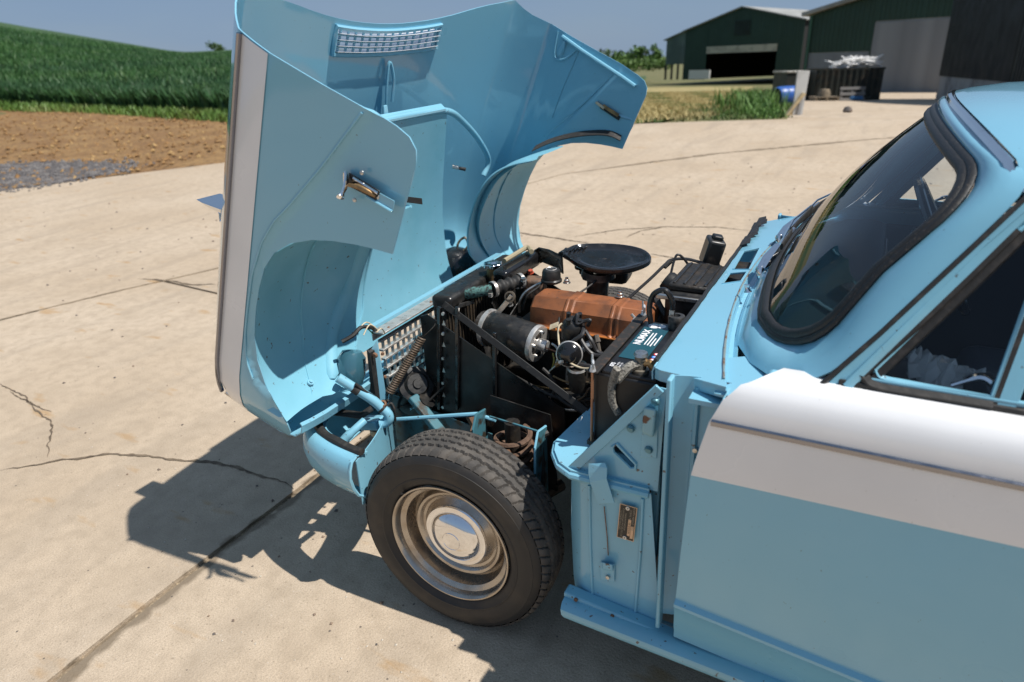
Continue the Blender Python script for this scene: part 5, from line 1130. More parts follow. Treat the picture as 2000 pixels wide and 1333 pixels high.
# dark engine bay floor and inner valances
MB().box((-.02, 0, .27), (.95, .36, .02)).build('bay_undertray', GRIME, car)
for sg in (-1, 1):
    # tall black inner valance with stay
    Y = sg*.285
    f3 = [V(-.305, Y, .45), V(-.305, Y, .745), V(-.28, Y, .755), V(.17, Y, .53), V(.17, Y, .34), V(-.28, Y, .34)]
    if sg < 0:
        iv = MB().poly(f3, (0, .003, 0)).build('inner_valance', mat('valance_black', (.010, .011, .011), .3, var=(14, (.03, .03, .028), .5, .7), rvar=(8, .22, .5)), car)
        a, b = AT(866, 594, y=-.29), AT(1148, 806, y=-.33)
        mb = MB(); mb.bar(a, b, .020, .005, (0, -1, .45)); sub(mb, 'radiator_stay', mat('matt_black_stay', (.012, .012, .012), .6, var=(60, (.06, .055, .05), .6, .75)), iv, bevel=.0015)
        for px in (858, 893, 966):
            mb = MB(); p0_, p1_ = AT(px, 600 if px < 960 else 650, y=-.292), AT(px, 800 if px < 960 else 820, y=-.292); mb.bar(p0_, p1_, .010, .012, (1, 0, 0)); sub(mb, 'valance_rib', GLOSSB, iv, bevel=.002)
        for py in (613, 652, 700, 748, 795):
            mb = MB(); p = AT(866, py, y=-.297); mb.lathe([(0, .005), (.005, .005), (.006, 0)], p, (0, -1, 0), 8); sub(mb, 'valance_bolt', STEEL, iv)
        for py in (630, 672, 722, 770):
            mb = MB(); p = AT(864, py, y=-.296); mb.poly([p+V(0, 0, -.008), p+V(.012, 0, -.008), p+V(.006, 0, .008)], (0, -.002, 0)); sub(mb, 'punched_tab', STEEL, iv)
    else:
        iv = MB().poly(f3, (0, .003, 0)).build('inner_valance', mat('valance_black', (.010, .011, .011), .3, var=(14, (.03, .03, .028), .5, .7), rvar=(8, .22, .5)), car)
# ---------------- radiator
rad = empty('radiator'); rad.parent = car
MB().box((-.285, 0.02, .57), (.045, .46, .36)).build('core', GRIME, rad, bevel=.004)
MB().box((-.275, .02, .765), (.075, .47, .045)).build('top_tank', BLACK, rad, bevel=.014, seg=3)
mb = MB()
for k in range(24): mb.box((-.259, -.20+.018*k, .57), (.004, .002, .34))
mb.build('core_fins', mat('core_fin', (.12, .09, .06), .6, .3), rad)['kind'] = 'stuff'
cp_ = AT(963, 522, z=.812)
mb = MB(); prof = [(0, .020), (.012, .020), (.016, .016), (.024, .016)]; mb.lathe(prof, cp_, (0, 0, 1), 24)
pts = []
for k in range(36): a = 2*math.pi*k/36; r = .031+.003*math.cos(a*6); pts.append(V(math.cos(a)*r, math.sin(a)*r, 0))
mb.poly([cp_+p for p in pts], (0, 0, .014)); mb.build('filler_cap', CHROME, rad, bevel=.003)
mb = MB(); mb.lathe([(.024, -.05), (.022, 0)], cp_, (0, 0, 1), 16); mb.build('filler_neck', BRASS, rad)
h0, h1, h2 = AT(922, 572, z=.775), AT(962, 566, z=.785), AT(1020, 548, z=.79)
mb = MB(); mb.tube([h0+V(-.02, 0, -.008), h0, h1], [.017, .018, .017], 12); mb.build('hose_elbow', VERD, rad)
pth = [h1.lerp(h2, t) for t in np.linspace(0, 1, 25)]; mb = MB(); mb.tube(pth, [.021+.0035*math.sin(k*1.05) for k in range(25)], 14); mb.build('top_hose', RUBBER, rad)
for t in (.04, .94):
    mb = MB(); p = h1.lerp(h2, t); d = (h2-h1).normalized(); mb.lathe([(.0245, -.006), (.0258, -.005), (.0258, .005), (.0245, .006)], p, d, 20); mb.box(p+V(0, -.022, -.012), (.012, .010, .012)); mb.build('hose_clip', ALU, rad)
ov = spline([AT(985, 510, z=.84), AT(1010, 495, z=.845), AT(1030, 484, z=.85), AT(1038, 492, z=.85)], 6); mb = MB(); mb.tube(ov, .0085, 8); mb.build('overflow_hose', mat('perished_hose', (.33, .28, .18), .7), rad)
p0_, p1_ = AT(990, 530, z=.80), AT(1045, 505, z=.80)
mb = MB(); mb.bar(AT(975, 545, z=.80), AT(1043, 503, z=.81), .055, .05); mb.build('cowl', GLOSSB, rad, bevel=.012, seg=3)
mb = MB(); mb.grid([[AT(px, py, z=z) for px, py, z in r_] for r_ in (((1040, 520, .76), (1043, 490, .83)), ((1060, 512, .77), (1052, 484, .85)), ((1080, 520, .78), (1072, 488, .85)), ((1100, 535, .79), (1098, 500, .85)))]); mb.build('cowl_wing', GLOSSB, rad, solid=.004)
mb = MB(); mb.bar(AT(880, 602, z=.745), AT(925, 590, z=.745), .006, .012); mb.build('tank_rod', STEEL, rad)
# top rail and grille seen from behind
gr = empty('grille'); gr.parent = car; GX = -.395
def GP(px, py): return AT(px, py, x=GX)
ga = GP(737, 655); gb = GP(952, 530); g2 = GP(748, 762)
gz1 = (ga.z+gb.z)/2; y0 = ga.y; mb = MB(); 
mb.bar(V(GX+.005, y0-.005, gz1+.012), V(GX+.005, .42, gz1+.012), .045, .006); mb.bar(V(GX-.016, y0-.005, gz1-.002), V(GX-.016, .42, gz1-.002), .004, .03); mb.build('top_rail', ALU, gr, bevel=.001)
mb = MB(); mb.bar(V(GX-.03, y0, gz1+.02), V(GX-.03, .42, gz1+.02), .02, .006); mb.build('rail_flange', BLUE, gr)
gzb = g2.z-.03; rows_ = 6
for k in range(rows_+1):
    z = gz1-.02+(gzb-gz1+.02)*k/rows_
    MB().bar(V(GX+.0, y0+.004+.004*k, z), V(GX, .40, z), .016, .0065).build('grille_bar', ALU, gr, bevel=.001)
for k in range(rows_):
    z = gz1-.02+(gzb-gz1+.02)*(k+.5)/rows_; hh2 = (gz1-.02-gzb)/rows_
    for j in range(28):
        y = y0+.02+.0285*j+(.014 if k % 2 else 0)
        if y > .38: continue
        MB().box((GX, y, z), (.010, .0035, hh2-.006)).build('grille_divider', ALU, gr)
mb = MB()
for px, py in ((740, 690), (745, 735), (752, 640), (835, 590)): p = GP(px, py); mb.lathe([(0, .005), (.005, .005), (.006, 0)], p+V(.012, 0, 0), (1, 0, 0), 8)
mb.build('rusty_bolt', RUST, gr)
# blue end bracket
eb = [AT(722, 682, y=-.44), AT(737, 664, y=-.44), AT(752, 790, y=-.44), AT(738, 800, y=-.44)]
mb = MB(); mb.poly([AT(720, 690, y=-.45), AT(736, 664, y=-.43), AT(754, 778, y=-.43), AT(737, 800, y=-.45)], (0, .004, 0)); br = sub(mb, 'grille_bracket', BLUE, car, bevel=.001)
mb = MB(); p = AT(733, 694, y=-.448); mb.lathe([(0, .006), (.006, .006), (.009, .001), (.009, 0)], p, (.1, -1, 0), 10); sub(mb, 'bracket_bolt', RUST, br)
mb = MB(); mb.poly([AT(716, 684, y=-.46), AT(722, 690, y=-.46), AT(737, 800, y=-.46), AT(728, 795, y=-.46)], (0, .03, 0)); sub(mb, 'bracket_rubber', RUBBER, br)
# bumper end / overrider seen below the bonnet
mb = MB(); c = AT(702, 722, y=-.47); mb.lathe([(0, -.05), (.035, -.045), (.042, -.02), (.042, .03), (.03, .05), (0, .055)], c+V(-.03, 0, 0), (0, .25, 1), 14); sub(mb, 'overrider', mat('dark_blue_gloss', (.04, .12, .16), .2, 0, .8), car)
# bonnet assist spring
s0, s1_ = AT(760, 768, y=-.42), AT(824, 660, y=-.33); dx_ = (s1_-s0); L_ = dx_.length; d = dx_.normalized(); e1 = d.orthogonal().normalized(); e2 = d.cross(e1)
hel = [s0+d*(L_*k/(27*12))+(e1*math.cos(2*math.pi*k/12)+e2*math.sin(2*math.pi*k/12))*.0115 for k in range(27*12)]
mb = MB(); mb.tube(hel, .0028, 6); asp_ = sub(mb, 'assist_spring', mat('spring_steel', (.22, .17, .13), .5, .6, var=(80, (.12, .08, .05), .5, .7)), car)
mb = MB(); mb.lathe([(.0088, 0), (.0088, L_)], s0, d, 12); sub(mb, 'spring_core', RUBBER, asp_)
mb = MB(); mb.tube(spline([s1_, AT(838, 648, y=-.32), AT(850, 634, y=-.30), AT(847, 624, y=-.295)], 5), .002, 5); mb.tube([s0, AT(744, 786, y=-.43)], .002, 5); sub(mb, 'spring_hook', GRIME, asp_)
# horn
hc_ = AT(812, 752, y=-.32); ho_ = empty('horn'); ho_.parent = car
ax_ = (CAMP-hc_).normalized()*.6+V(.3, 0, .2)
mb = MB(); mb.lathe([(0, .028), (.014, .028), (.016, .022), (.032, .022), (.036, .016), (.040, .012), (.056, .010), (.058, .002), (.056, -.008), (.03, -.02), (.015, -.06), (.018, -.1)], hc_, ax_, 28); mb.build('horn_disc', BLACK, ho_)
mb = MB(); mb.tube(spline([hc_+V(-.02, -.02, -.03), AT(790, 790, y=-.34), AT(812, 800, y=-.34), AT(835, 780, y=-.33)], 5), [.02]*5+[.026]*6+[.03]*5, 10); mb.build('horn_trumpet', BLACK, ho_)
# hinge tube
ht = empty('bonnet_hinge'); ht.parent = car
pts = [AT(660, 738, y=-.545), AT(690, 757, y=-.525), AT(728, 782, y=-.50), AT(745, 797, y=-.49), AT(757, 808, y=-.485), AT(760, 818, y=-.485), AT(754, 826, y=-.49), AT(742, 829, y=-.50)]
mb = MB(); mb.tube(spline(pts, 5), .0145, 10, flat=(1, 1)); mb.build('hinge_tube', BLUED, ht)
for t in (1, 3):
    p = Vector(pts[t]); q = Vector(pts[t+1]); mb = MB(); mb.tube([p, p.lerp(q, .3)], .0158, 10); mb.build('tape_band', RUBBER, ht)
mb = MB(); mb.tube(spline([AT(694, 750, y=-.53), AT(715, 766, y=-.51), AT(735, 778, y=-.49), AT(748, 790, y=-.475), AT(758, 782, y=-.47)], 5), .0045, 6); mb.tube(spline([AT(740, 790, y=-.48), AT(750, 783, y=-.47), AT(756, 793, y=-.47), AT(764, 788, y=-.46), AT(770, 800, y=-.46), AT(772, 822, y=-.46)], 5), .004, 6); mb.build('hinge_loom', RUBBER, ht)
mb = MB(); mb.lathe([(.006, -.006), (.011, -.006), (.011, .006), (.006, .006)], AT(748, 790, y=-.485), (.3, -.5, .8), 12); mb.build('hinge_washer', RUST, ht)
MB().box(AT(728, 826, y=-.47), (.07, .05, .03), ('Y', R(-14))).build('hinge_mount', BLUED, ht, bevel=.004)
mb = MB(); mb.lathe([(0, -.03), (.012, -.03), (.012, .03), (0, .03)], AT(738, 838, y=-.47), (1, -.2, .2), 10); mb.build('hinge_pin', GRIME, ht)
# cross tie, horn cable, outrigger arms
mb = MB(); mb.tube([AT(763, 820, y=-.45), AT(900, 811, y=-.42), AT(932, 809, y=-.41), AT(957, 818, y=-.40), AT(968, 821, y=-.40)], [.006, .0065, .0065, .006, .006], 8); sub(mb, 'tie_tube', BLUED, car)
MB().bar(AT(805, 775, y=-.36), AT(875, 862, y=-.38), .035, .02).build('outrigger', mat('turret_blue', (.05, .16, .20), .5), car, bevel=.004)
mb = MB(); mb.tube(spline([AT(868, 755, y=-.31), AT(850, 772, y=-.32), AT(828, 792, y=-.34), AT(812, 798, y=-.35)], 5), .004, 6); sub(mb, 'horn_cable', RUBBER, car)
mb = MB(); mb.tube([AT(803, 800, y=-.36), AT(822, 790, y=-.36)], .005, 6); sub(mb, 'cable_clip', BLUED, car)
# dark closing panel behind the front valance
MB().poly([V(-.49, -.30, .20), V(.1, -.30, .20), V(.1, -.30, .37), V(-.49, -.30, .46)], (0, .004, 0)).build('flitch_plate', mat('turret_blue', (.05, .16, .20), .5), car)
# ---------------- front valance / quarter (both ends), loft along y
for sg in (-1, 1):
    pth = spline([V(-.60, 0, 0), V(-.592, .2, 0), V(-.577, .4, 0), V(-.553, .53, 0), V(-.522, .60, 0), V(-.478, .64, 0), V(-.42, .664, 0), V(-.35, .681, 0), V(-.272, .692, 0)], 4)
    sec_ = [(-.055, .478), (-.012, .486), (.004, .478), (.014, .455), (.018, .415), (.012, .38), (.0, .352), (-.02, .335), (-.05, .328)]
    rows_v = []
    for i, p in enumerate(pth):
        d = (pth[min(i+1, len(pth)-1)]-pth[max(i-1, 0)]).normalized(); nn = V(-d.y, d.x, 0); nn = nn if nn.x < .3 else -nn
        nn = V(-abs(d.y), abs(d.x), 0); t = i/(len(pth)-1)
        rows_v.append([V(p.x+nn.x*o, sg*(p.y+nn.y*o), z+.004*t*(1 if z > .42 else 5)) for o, z in sec_])
    mb = MB(); mb.grid(rows_v); va = sub(mb, 'front_valance', BLUED, car, smooth=60, solid=.003)
    ed = rows_v[-1]
    rw = []
    for q in np.linspace(0, 1, 10):
        rw.append([V(ed[0].x-.004-.16*q+.03*math.sin(q*3.1), sg*(.684-.36*q), z_) for z_ in (.478+.015*q, .46, .40, .36-.06*q, .335-.11*q)])
    mb = MB(); mb.grid(rw); sub(mb, 'valance_return', BLUED, va, solid=.003)
    mb = MB(); mb.tube(ed[1:], .005, 6); sub(mb, 'valance_edge', BLUED, va)
    if sg < 0:
        rs = []
        for i in range(10, len(pth)):
            p = pth[i]; d = (pth[min(i+1, len(pth)-1)]-pth[i-1]).normalized(); nn = V(-abs(d.y), abs(d.x), 0); rs.append(V(p.x-nn.x*.034, -(p.y-nn.y*.034), .492+.002*math.sin(i)))
        rs = [AT(727, 798, y=-.47), AT(705, 812, y=-.50)]+rs[2:]
        mb = MB(); mb.tube(rs, .012, 8, flat=(1.1, .8)); sub(mb, 'valance_rubber', RUBBER, va)
        mb = MB(); mb.tube(spline([AT(712, 822, y=-.52), AT(690, 842, y=-.56), AT(672, 860, y=-.585), AT(668, 874, y=-.60)], 6), [.012]*8+[.014]*11, 10); sub(mb, 'support_tube', BLUED, va)
mb = MB(); mb.lathe([(0, -.02), (.022, -.02), (.026, 0), (.022, .02), (0, .02)], AT(738, 838, y=-.44), (0, .2, 1), 10); sub(mb, 'rubber_buffer', CREAM, car)
# front wiring on the nose
mb = MB()
w_ = AT(735, 640, y=-.36)
mb.tube(spline([AT(668, 668, y=-.50), AT(690, 655, y=-.47), AT(705, 640, y=-.44), AT(725, 640, y=-.40), AT(735, 648, y=-.38)], 6), .006, 6); lo = sub(mb, 'front_loom', RUBBER, car)
for a_, b_, c_, m in (((700, 645), (715, 630), (733, 640), CREAM), ((710, 655), (722, 635), (738, 645), CREAM), ((695, 652), (712, 640), (728, 652), mat('green_wire', (.03, .25, .08), .5)), ((735, 650), (745, 642), (752, 652), CREAM)):
    mb = MB(); mb.tube(spline([AT(*a_, y=-.45), AT(*b_, y=-.42), AT(*c_, y=-.39)], 6), .002, 5); sub(mb, 'wire', m, lo)

# ================================================================ ENGINE
en = empty('engine'); en.parent = car
MB().box((.17, -.02, .48), (.44, .20, .36)).build('block', GRIME, en, bevel=.02)
MB().box((.17, -.08, .70), (.42, .16, .05)).build('cylinder_head', GRIME, en, bevel=.008)
# rocker cover
rx0, rx1 = .0, .365; ry0, ry1 = -.170, -.020
sec = [(ry0, .722), (ry0+.006, .726), (ry0+.013, .775), (ry0+.040, .802), (ry1-.040, .802), (ry1-.013, .775), (ry1-.006, .726), (ry1, .722)]
def rsec(x, k=1, g=0): cy, cz = (ry0+ry1)/2, .722; return [V(x, cy+(y-cy)*k*(1+g), cz+(z-cz)*k+g*.06) for y, z in sec]
rows_ = [rsec(rx0, .3), rsec(rx0+.0, .86), rsec(rx0+.008, .96), rsec(rx0+.02, 1)]
for xr in (.125, .265):
    rows_ += [rsec(xr-.016), rsec(xr-.011, 1, .045), rsec(xr-.005, 1, .045), rsec(xr-.002, 1, .01), rsec(xr+.002, 1, .01), rsec(xr+.005, 1, .045), rsec(xr+.011, 1, .045), rsec(xr+.016)]
rows_ += [rsec(rx1-.02), rsec(rx1-.008, .96), rsec(rx1, .86), rsec(rx1, .3)]
mb = MB(); mb.grid(rows_); rc_ = sub(mb, 'rocker_cover', COPPER, en, smooth=16, bevel=.003)
MB().box(((rx0+rx1)/2, (ry0+ry1)/2, .720), (rx1-rx0+.016, ry1-ry0+.012, .006)).build('rocker_flange', mat('bright_orange_edge', (.50, .17, .04), .4, .2), en, bevel=.002)
for px, py in ((1107, 553), (1211, 580)):
    mb = MB(); p = AT(px, py, z=.806); mb.lathe([(0, .018), (.005, .018), (.005, .012), (.0085, .010), (.0085, .003), (.012, .002), (.012, 0)], p, (0, 0, 1), 10); sub(mb, 'cover_nut', STEEL, en)
fc = AT(1077, 545, z=.81); mb = MB(); mb.lathe([(.026, -.012), (.033, -.008), (.0335, -.002), (.030, .002), (.029, .022), (.026, .030), (.018, .0335), (.0165, .0325), (0, .033)], fc, (0, 0, 1), 28); fo_ = sub(mb, 'oil_filler_cap', BLACK, en)
mb = MB(); mb.lathe([(.0145, .0328), (.016, .0342), (.0175, .0332)], fc, (0, 0, 1), 24); sub(mb, 'cap_ring', ALU, en); text('OIL', .011, fc+V(0, 0, .0342), (.8, .6, 0), (-.6, .8, 0), ALU, en, 'cap_lettering')
# thermostat housing and water pump
tp = AT(1040, 545, z=.765); MB().box(tp+V(.01, .0, -.03), (.07, .06, .07), ('Z', .2)).build('thermostat_housing', mat('rusty_casting', (.17, .10, .065), .75, var=(30, (.07, .06, .05), .45, .65), bump=(90, .5, .005)), en, bevel=.01, seg=3)
for px, py, m in ((1037, 533, RED), (1023, 548, STEEL), (997, 596, STEEL)):
    mb = MB(); mb.lathe([(0, .010), (.008, .010), (.008, 0), (.011, 0)], AT(px, py, z=.80 if py < 590 else .73), (0, -.3, 1), 6); sub(mb, 'housing_bolt', m, en)
mb = MB(); mb.lathe([(0, .03), (.05, .03), (.055, .0), (.055, -.02), (.03, -.03), (0, -.03)], V(-.12, -.03, .62), (1, 0, 0), 20); mb.build('fan_pulley', GRIME, en)
for k in range(4):
    a = k*math.pi/2+.4; mb = MB(); d = V(0, math.cos(a), math.sin(a)); s_ = V(0, -math.sin(a), math.cos(a)); o = V(-.175, -.03, .62)
    mb.add([o+d*.04-s_*.025, o+d*.04+s_*.025+V(.02, 0, 0), o+d*.15+s_*.03+V(.025, 0, 0), o+d*.15-s_*.03], [(0, 1, 2, 3)]); sub(mb, 'fan_blade', BLACK, en, solid=.003)
# dynamo
d0_, d1_ = AT(955, 640, y=-.195), AT(1052, 672, y=-.215); ax_ = (d1_-d0_).normalized(); Ld = (d1_-d0_).length; rD = .055
dyn = empty('dynamo'); dyn.parent = car
mb = MB(); mb.lathe([(0, 0), (rD*.96, 0), (rD, .004), (rD, Ld-.012), (rD*.98, Ld-.01)], d0_, ax_, 36); mb.build('dynamo_body', BLACK, dyn)
mb = MB(); mb.lathe([(rD*.9, Ld-.012), (rD*1.01, Ld-.012), (rD*1.02, Ld-.004), (rD*.99, Ld+.002), (rD*.8, Ld+.004), (rD*.5, Ld+.001), (0, Ld+.001)], d0_, ax_, 36); mb.build('end_bracket', ALU, dyn)
mb = MB(); mb.lathe([(0, Ld+.03), (.016, Ld+.03), (.018, Ld+.026), (.018, Ld), (.024, Ld)], d0_, ax_, 18); mb.build('bearing_boss', ALU, dyn)
for a in (.6, 2.1, 3.3, 4.6):
    e1 = ax_.orthogonal().normalized(); e2 = ax_.cross(e1); p = d0_+ax_*(Ld+.003)+(e1*math.cos(a)+e2*math.sin(a))*rD*.66; mb = MB(); mb.lathe([(0, .008), (.005, .008), (.006, 0)], p, ax_, 8); mb.build('terminal', STEEL, dyn)
    mb = MB(); e3 = (e1*math.cos(a+.8)+e2*math.sin(a+.8)); mb.bar(p-ax_*.003, d0_+ax_*(Ld+.004)+e3*rD*.62, .012, .004, ax_); mb.build('brush_window', GRIME, dyn)
mb = MB(); mb.lathe([(rD*1.0, -.004), (rD*1.06, -.004), (rD*1.06, .008), (rD*1.0, .010)], d0_, ax_, 36); mb.build('front_bracket', ALU, dyn)
mb = MB(); mb.lathe([(0, -.03), (.03, -.03), (.046, -.026), (.036, -.018), (.046, -.010), (.02, -.006)], d0_, ax_, 28); mb.build('pulley', GRIME, dyn)
mb = MB(); mb.bar(AT(962, 624, y=-.20), AT(1000, 578, y=-.17), .006, .014); mb.build('adjuster_link', STEEL, dyn)
mb = MB(); mb.lathe([(.012, -.004), (.017, -.003), (.017, .003), (.012, .004)], AT(996, 580, y=-.175), (.1, -1, .3), 16); mb.build('lifting_eye', mat('rusty_eye', (.16, .13, .10), .6, .5), dyn)
p = AT(990, 652, y=-.25); mb = MB(); mb.lathe([(0, .003), (.005, .003), (.007, 0)], p, (0, -1, .3), 10); mb.build('body_screw', GRIME, dyn)
# heat-shield leak pipe and cables near pump
mb = MB(); mb.tube(spline([AT(1058, 552, z=.80), AT(1045, 558, z=.79), AT(1025, 572, z=.77), AT(1015, 590, z=.74), AT(1014, 610, z=.70)], 6), .004, 6); sub(mb, 'temperature_pipe', STEEL, en)
mb = MB(); mb.tube(spline([AT(1062, 550, z=.805), AT(1050, 562, z=.79), AT(1030, 578, z=.77), AT(1020, 605, z=.72)], 6), .0032, 6); sub(mb, 'breather_pipe', RUBBER, en)
# air cleaner: oval pan with ribbed snout
ac = empty('air_cleaner'); ac.parent = car
nA = Vector((.08, -.10, 1)).normalized()
acx = AT(1190, 500, z=.862)
e1 = Vector((1, .05, 0)); e1 = (e1-nA*e1.dot(nA)).normalized(); e2 = nA.cross(e1)
def AC(px, py, h=0): 
    d = ray(px, py); t = ((acx-CAMP).dot(nA)+h)/d.dot(nA); return CAMP+d*t
rim_o = [(1108, 487), (1125, 480), (1150, 478), (1190, 478), (1230, 482), (1258, 490), (1272, 503), (1268, 514), (1245, 524), (1215, 530), (1180, 530), (1150, 525), (1125, 515), (1108, 503), (1098, 496)]
po = spline([AC(*q) for q in rim_o], 4, closed=True); cen_ = sum(po, Vector())/len(po)
def ringp(k, h): return [cen_+(p-cen_)*k+nA*h for p in po]
mb = MB(); mb.grid([ringp(.72, -.016), ringp(.96, -.013), ringp(.995, -.009), ringp(1.0, -.004), ringp(.99, .004), ringp(.95, .005), ringp(.91, .001), ringp(.86, -.004), ringp(.6, -.006), ringp(.05, -.007)], closed=True); mb.build('cleaner_lid', GLOSSB, ac, smooth=50)
for k in range(6):
    mb = MB(); a = AC(1098+k*8, 494-k*1.6, .002); b = AC(1106+k*8, 485-k*1.1, .002); mb.bar(a, b, .006, .006, nA); mb.build('snout_rib', GLOSSB, ac, bevel=.002)
mb = MB(); mb.tube([AC(1095, 497, -.006), AC(1110, 492, -.008)], [.012, .02], 8, flat=(1, .6)); mb.build('snout', GLOSSB, ac)
mb = MB(); mb.lathe([(.05, -.028), (.055, -.05), (.035, -.06), (.035, -.13), (.045, -.14), (.045, -.2)], AC(1170, 510), nA, 20); mb.build('carburettor', mat('dirty_carb', (.06, .058, .055), .45, .6, var=(40, (.15, .14, .12), .5, .7)), ac)
MB().box(AC(1150, 520, -.12), (.06, .05, .06)).build('float_chamber', GRIME, ac, bevel=.01)
mb = MB(); mb.tube(spline([AC(1205, 522, -.09), AC(1215, 530, -.10), AC(1224, 545, -.12)], 4), .006, 6); mb.build('throttle_link', STEEL, ac)
MB().box(AC(1185, 528, -.10), (.16, .10, .07), ('Z', .1)).build('inlet_manifold', GRIME, ac, bevel=.02)
MB().box(AC(1140, 512, -.06), (.05, .06, .05)).build('choke_body', GRIME, ac, bevel=.012)
# distributor, leads, pump, coil
di = empty('distributor'); di.parent = car
dc = AT(1120, 640, y=-.225); axd = V(.15, -.18, 1).normalized()
mb = MB(); mb.lathe([(.018, -.10), (.022, -.07), (.03, -.055), (.033, -.03), (.034, 0), (.032, .012), (.024, .024), (.012, .028), (0, .028)], dc, axd, 24); mb.build('distributor_cap', BLACK, di)
mb = MB(); mb.lathe([(.012, -.2), (.014, -.10), (.024, -.095), (.034, -.06)], dc, axd, 20); mb.build('distributor_body', ALU, di)
towers = []
for k in range(4):
    a = k*1.57+.4; e1 = axd.orthogonal().normalized(); e2 = axd.cross(e1); p = dc+axd*.02+(e1*math.cos(a)+e2*math.sin(a))*.022; towers.append(p); mb = MB(); mb.tube([p, p+axd*.018], .007, 8); mb.build('cap_tower', BLACK, di)
LEAD = mat('ignition_lead', (.03, .03, .032), .45)
def cable(pts, r, m, parent, name='ignition_lead'): MB().tube(spline(pts, 7), r, 7).build(name, m, parent)
Y2 = -.235
cable([AT(1122, 625, y=Y2), AT(1128, 615, y=Y2), AT(1127, 632, y=Y2-.01), AT(1140, 628, y=Y2), AT(1152, 626, y=Y2), AT(1148, 636, y=Y2+.01)], .0055, LEAD, di)
cable([AT(1140, 640, y=Y2), AT(1136, 655, y=-.26), AT(1118, 668, y=-.27), AT(1107, 685, y=-.28), AT(1108, 700, y=-.28), AT(1125, 710, y=-.28), AT(1155, 716, y=-.28)], .0062, LEAD, di)
cable([AT(1142, 645, y=Y2), AT(1155, 665, y=-.25), AT(1165, 685, y=-.25), AT(1178, 692, y=-.25)], .0055, LEAD, di)
cable([AT(1130, 655, y=-.25), AT(1145, 680, y=-.26), AT(1160, 693, y=-.26), AT(1180, 694, y=-.26)], .0055, LEAD, di)
cable([AT(1098, 632, y=-.24), AT(1091, 640, y=-.25), AT(1091, 665, y=-.27), AT(1097, 690, y=-.29), AT(1112, 708, y=-.30), AT(1135, 719, y=-.31), AT(1155, 720, y=-.32)], .0028, CREAM, di, 'cream_cable')
cable([AT(1078, 672, y=-.23), AT(1088, 680, y=-.24), AT(1090, 695, y=-.25), AT(1086, 712, y=-.25)], .0035, STEEL, di, 'metal_conduit')
cable([AT(1080, 690, y=-.24), AT(1082, 705, y=-.25), AT(1078, 720, y=-.25)], .0022, mat('yellow_wire', (.35, .3, .06), .5), di, 'wire')
cable([AT(1067, 680, y=-.24), AT(1078, 684, y=-.245), AT(1088, 688, y=-.25)], .002, mat('brown_wire', (.2, .08, .04), .5), di, 'wire')
mb = MB(); mb.bar(AT(1074, 640, y=-.22), AT(1090, 634, y=-.22), .018, .002, (0, -.6, 1)); mb.build('brass_tag', CREAM, di)
vp_ = AT(1112, 692, y=-.285); va_ = V(.25, -.95, .25).normalized()
mb = MB(); mb.lathe([(0, .022), (.016, .020), (.030, .010), (.034, .004), (.036, 0), (.034, -.004), (.02, -.012)], vp_, va_, 28); mb.build('vacuum_capsule', GLOSSB, di)
mb = MB(); mb.lathe([(.0345, .003), (.0375, .001), (.0345, -.003)], vp_, va_, 28); mb.build('capsule_rim', ALU, di)
mb = MB(); mb.tube([AT(1120, 690, y=-.27), AT(1140, 682, y=-.25)], .010, 10); mb.tube([AT(1141, 678, y=-.25), AT(1154, 672, y=-.245)], .012, 8); mb.build('fuel_union', ALU, di)
mb = MB(); mb.tube([AT(1103, 702, y=-.30), AT(1094, 709, y=-.30)], .008, 8); mb.build('plug_ferrule', ALU, di)
mb = MB(); mb.tube([AT(1094, 709, y=-.30), AT(1086, 714, y=-.30)], .0065, 8); mb.build('copper_union', BRASS, di)
mb = MB(); mb.tube([AT(1087, 713, y=-.30), AT(1072, 727, y=-.30)], [.003, .002], 6); mb.build('bare_pipe', STEEL, di)
mb = MB(); mb.lathe([(0, .03), (.028, .03), (.03, .02), (.03, -.04), (0, -.045)], AT(1130, 735, y=-.27), (0, -.2, 1), 18); mb.build('fuel_pump', GRIME, di)
mb = MB(); mb.lathe([(.022, .032), (.027, .036), (.03, .03)], AT(1130, 735, y=-.27), (0, -.2, 1), 18); mb.build('pump_rim', ALU, di)
sp1 = AT(1164, 655, y=-.215); sp2 = AT(1172, 690, y=-.235); mb = MB(); mb.tube([sp1, sp1.lerp(sp2, .4), sp1.lerp(sp2, .41), sp2], [.008, .010, .006, .005], 8); mb.build('spark_plug', mat('dirty_plug', (.1, .085, .07), .5), di)
cable([AT(1080, 735, y=-.28), AT(1110, 747, y=-.28), AT(1140, 746, y=-.28), AT(1160, 750, y=-.28)], .003, BRASS, di, 'copper_pipe')
cable([AT(1120, 785, y=-.28), AT(1140, 775, y=-.28), AT(1150, 760, y=-.28), AT(1165, 752, y=-.27)], .003, mat('dull_pipe', (.14, .09, .06), .5, .6), di, 'copper_pipe')
cable([AT(1135, 765, y=-.25), AT(1140, 785, y=-.25), AT(1160, 800, y=-.25)], .004, RUBBER, di, 'wire')
cable([AT(1060, 720, y=-.27), AT(1075, 735, y=-.275), AT(1085, 752, y=-.28), AT(1080, 770, y=-.28)], .005, RUBBER, di, 'wire')
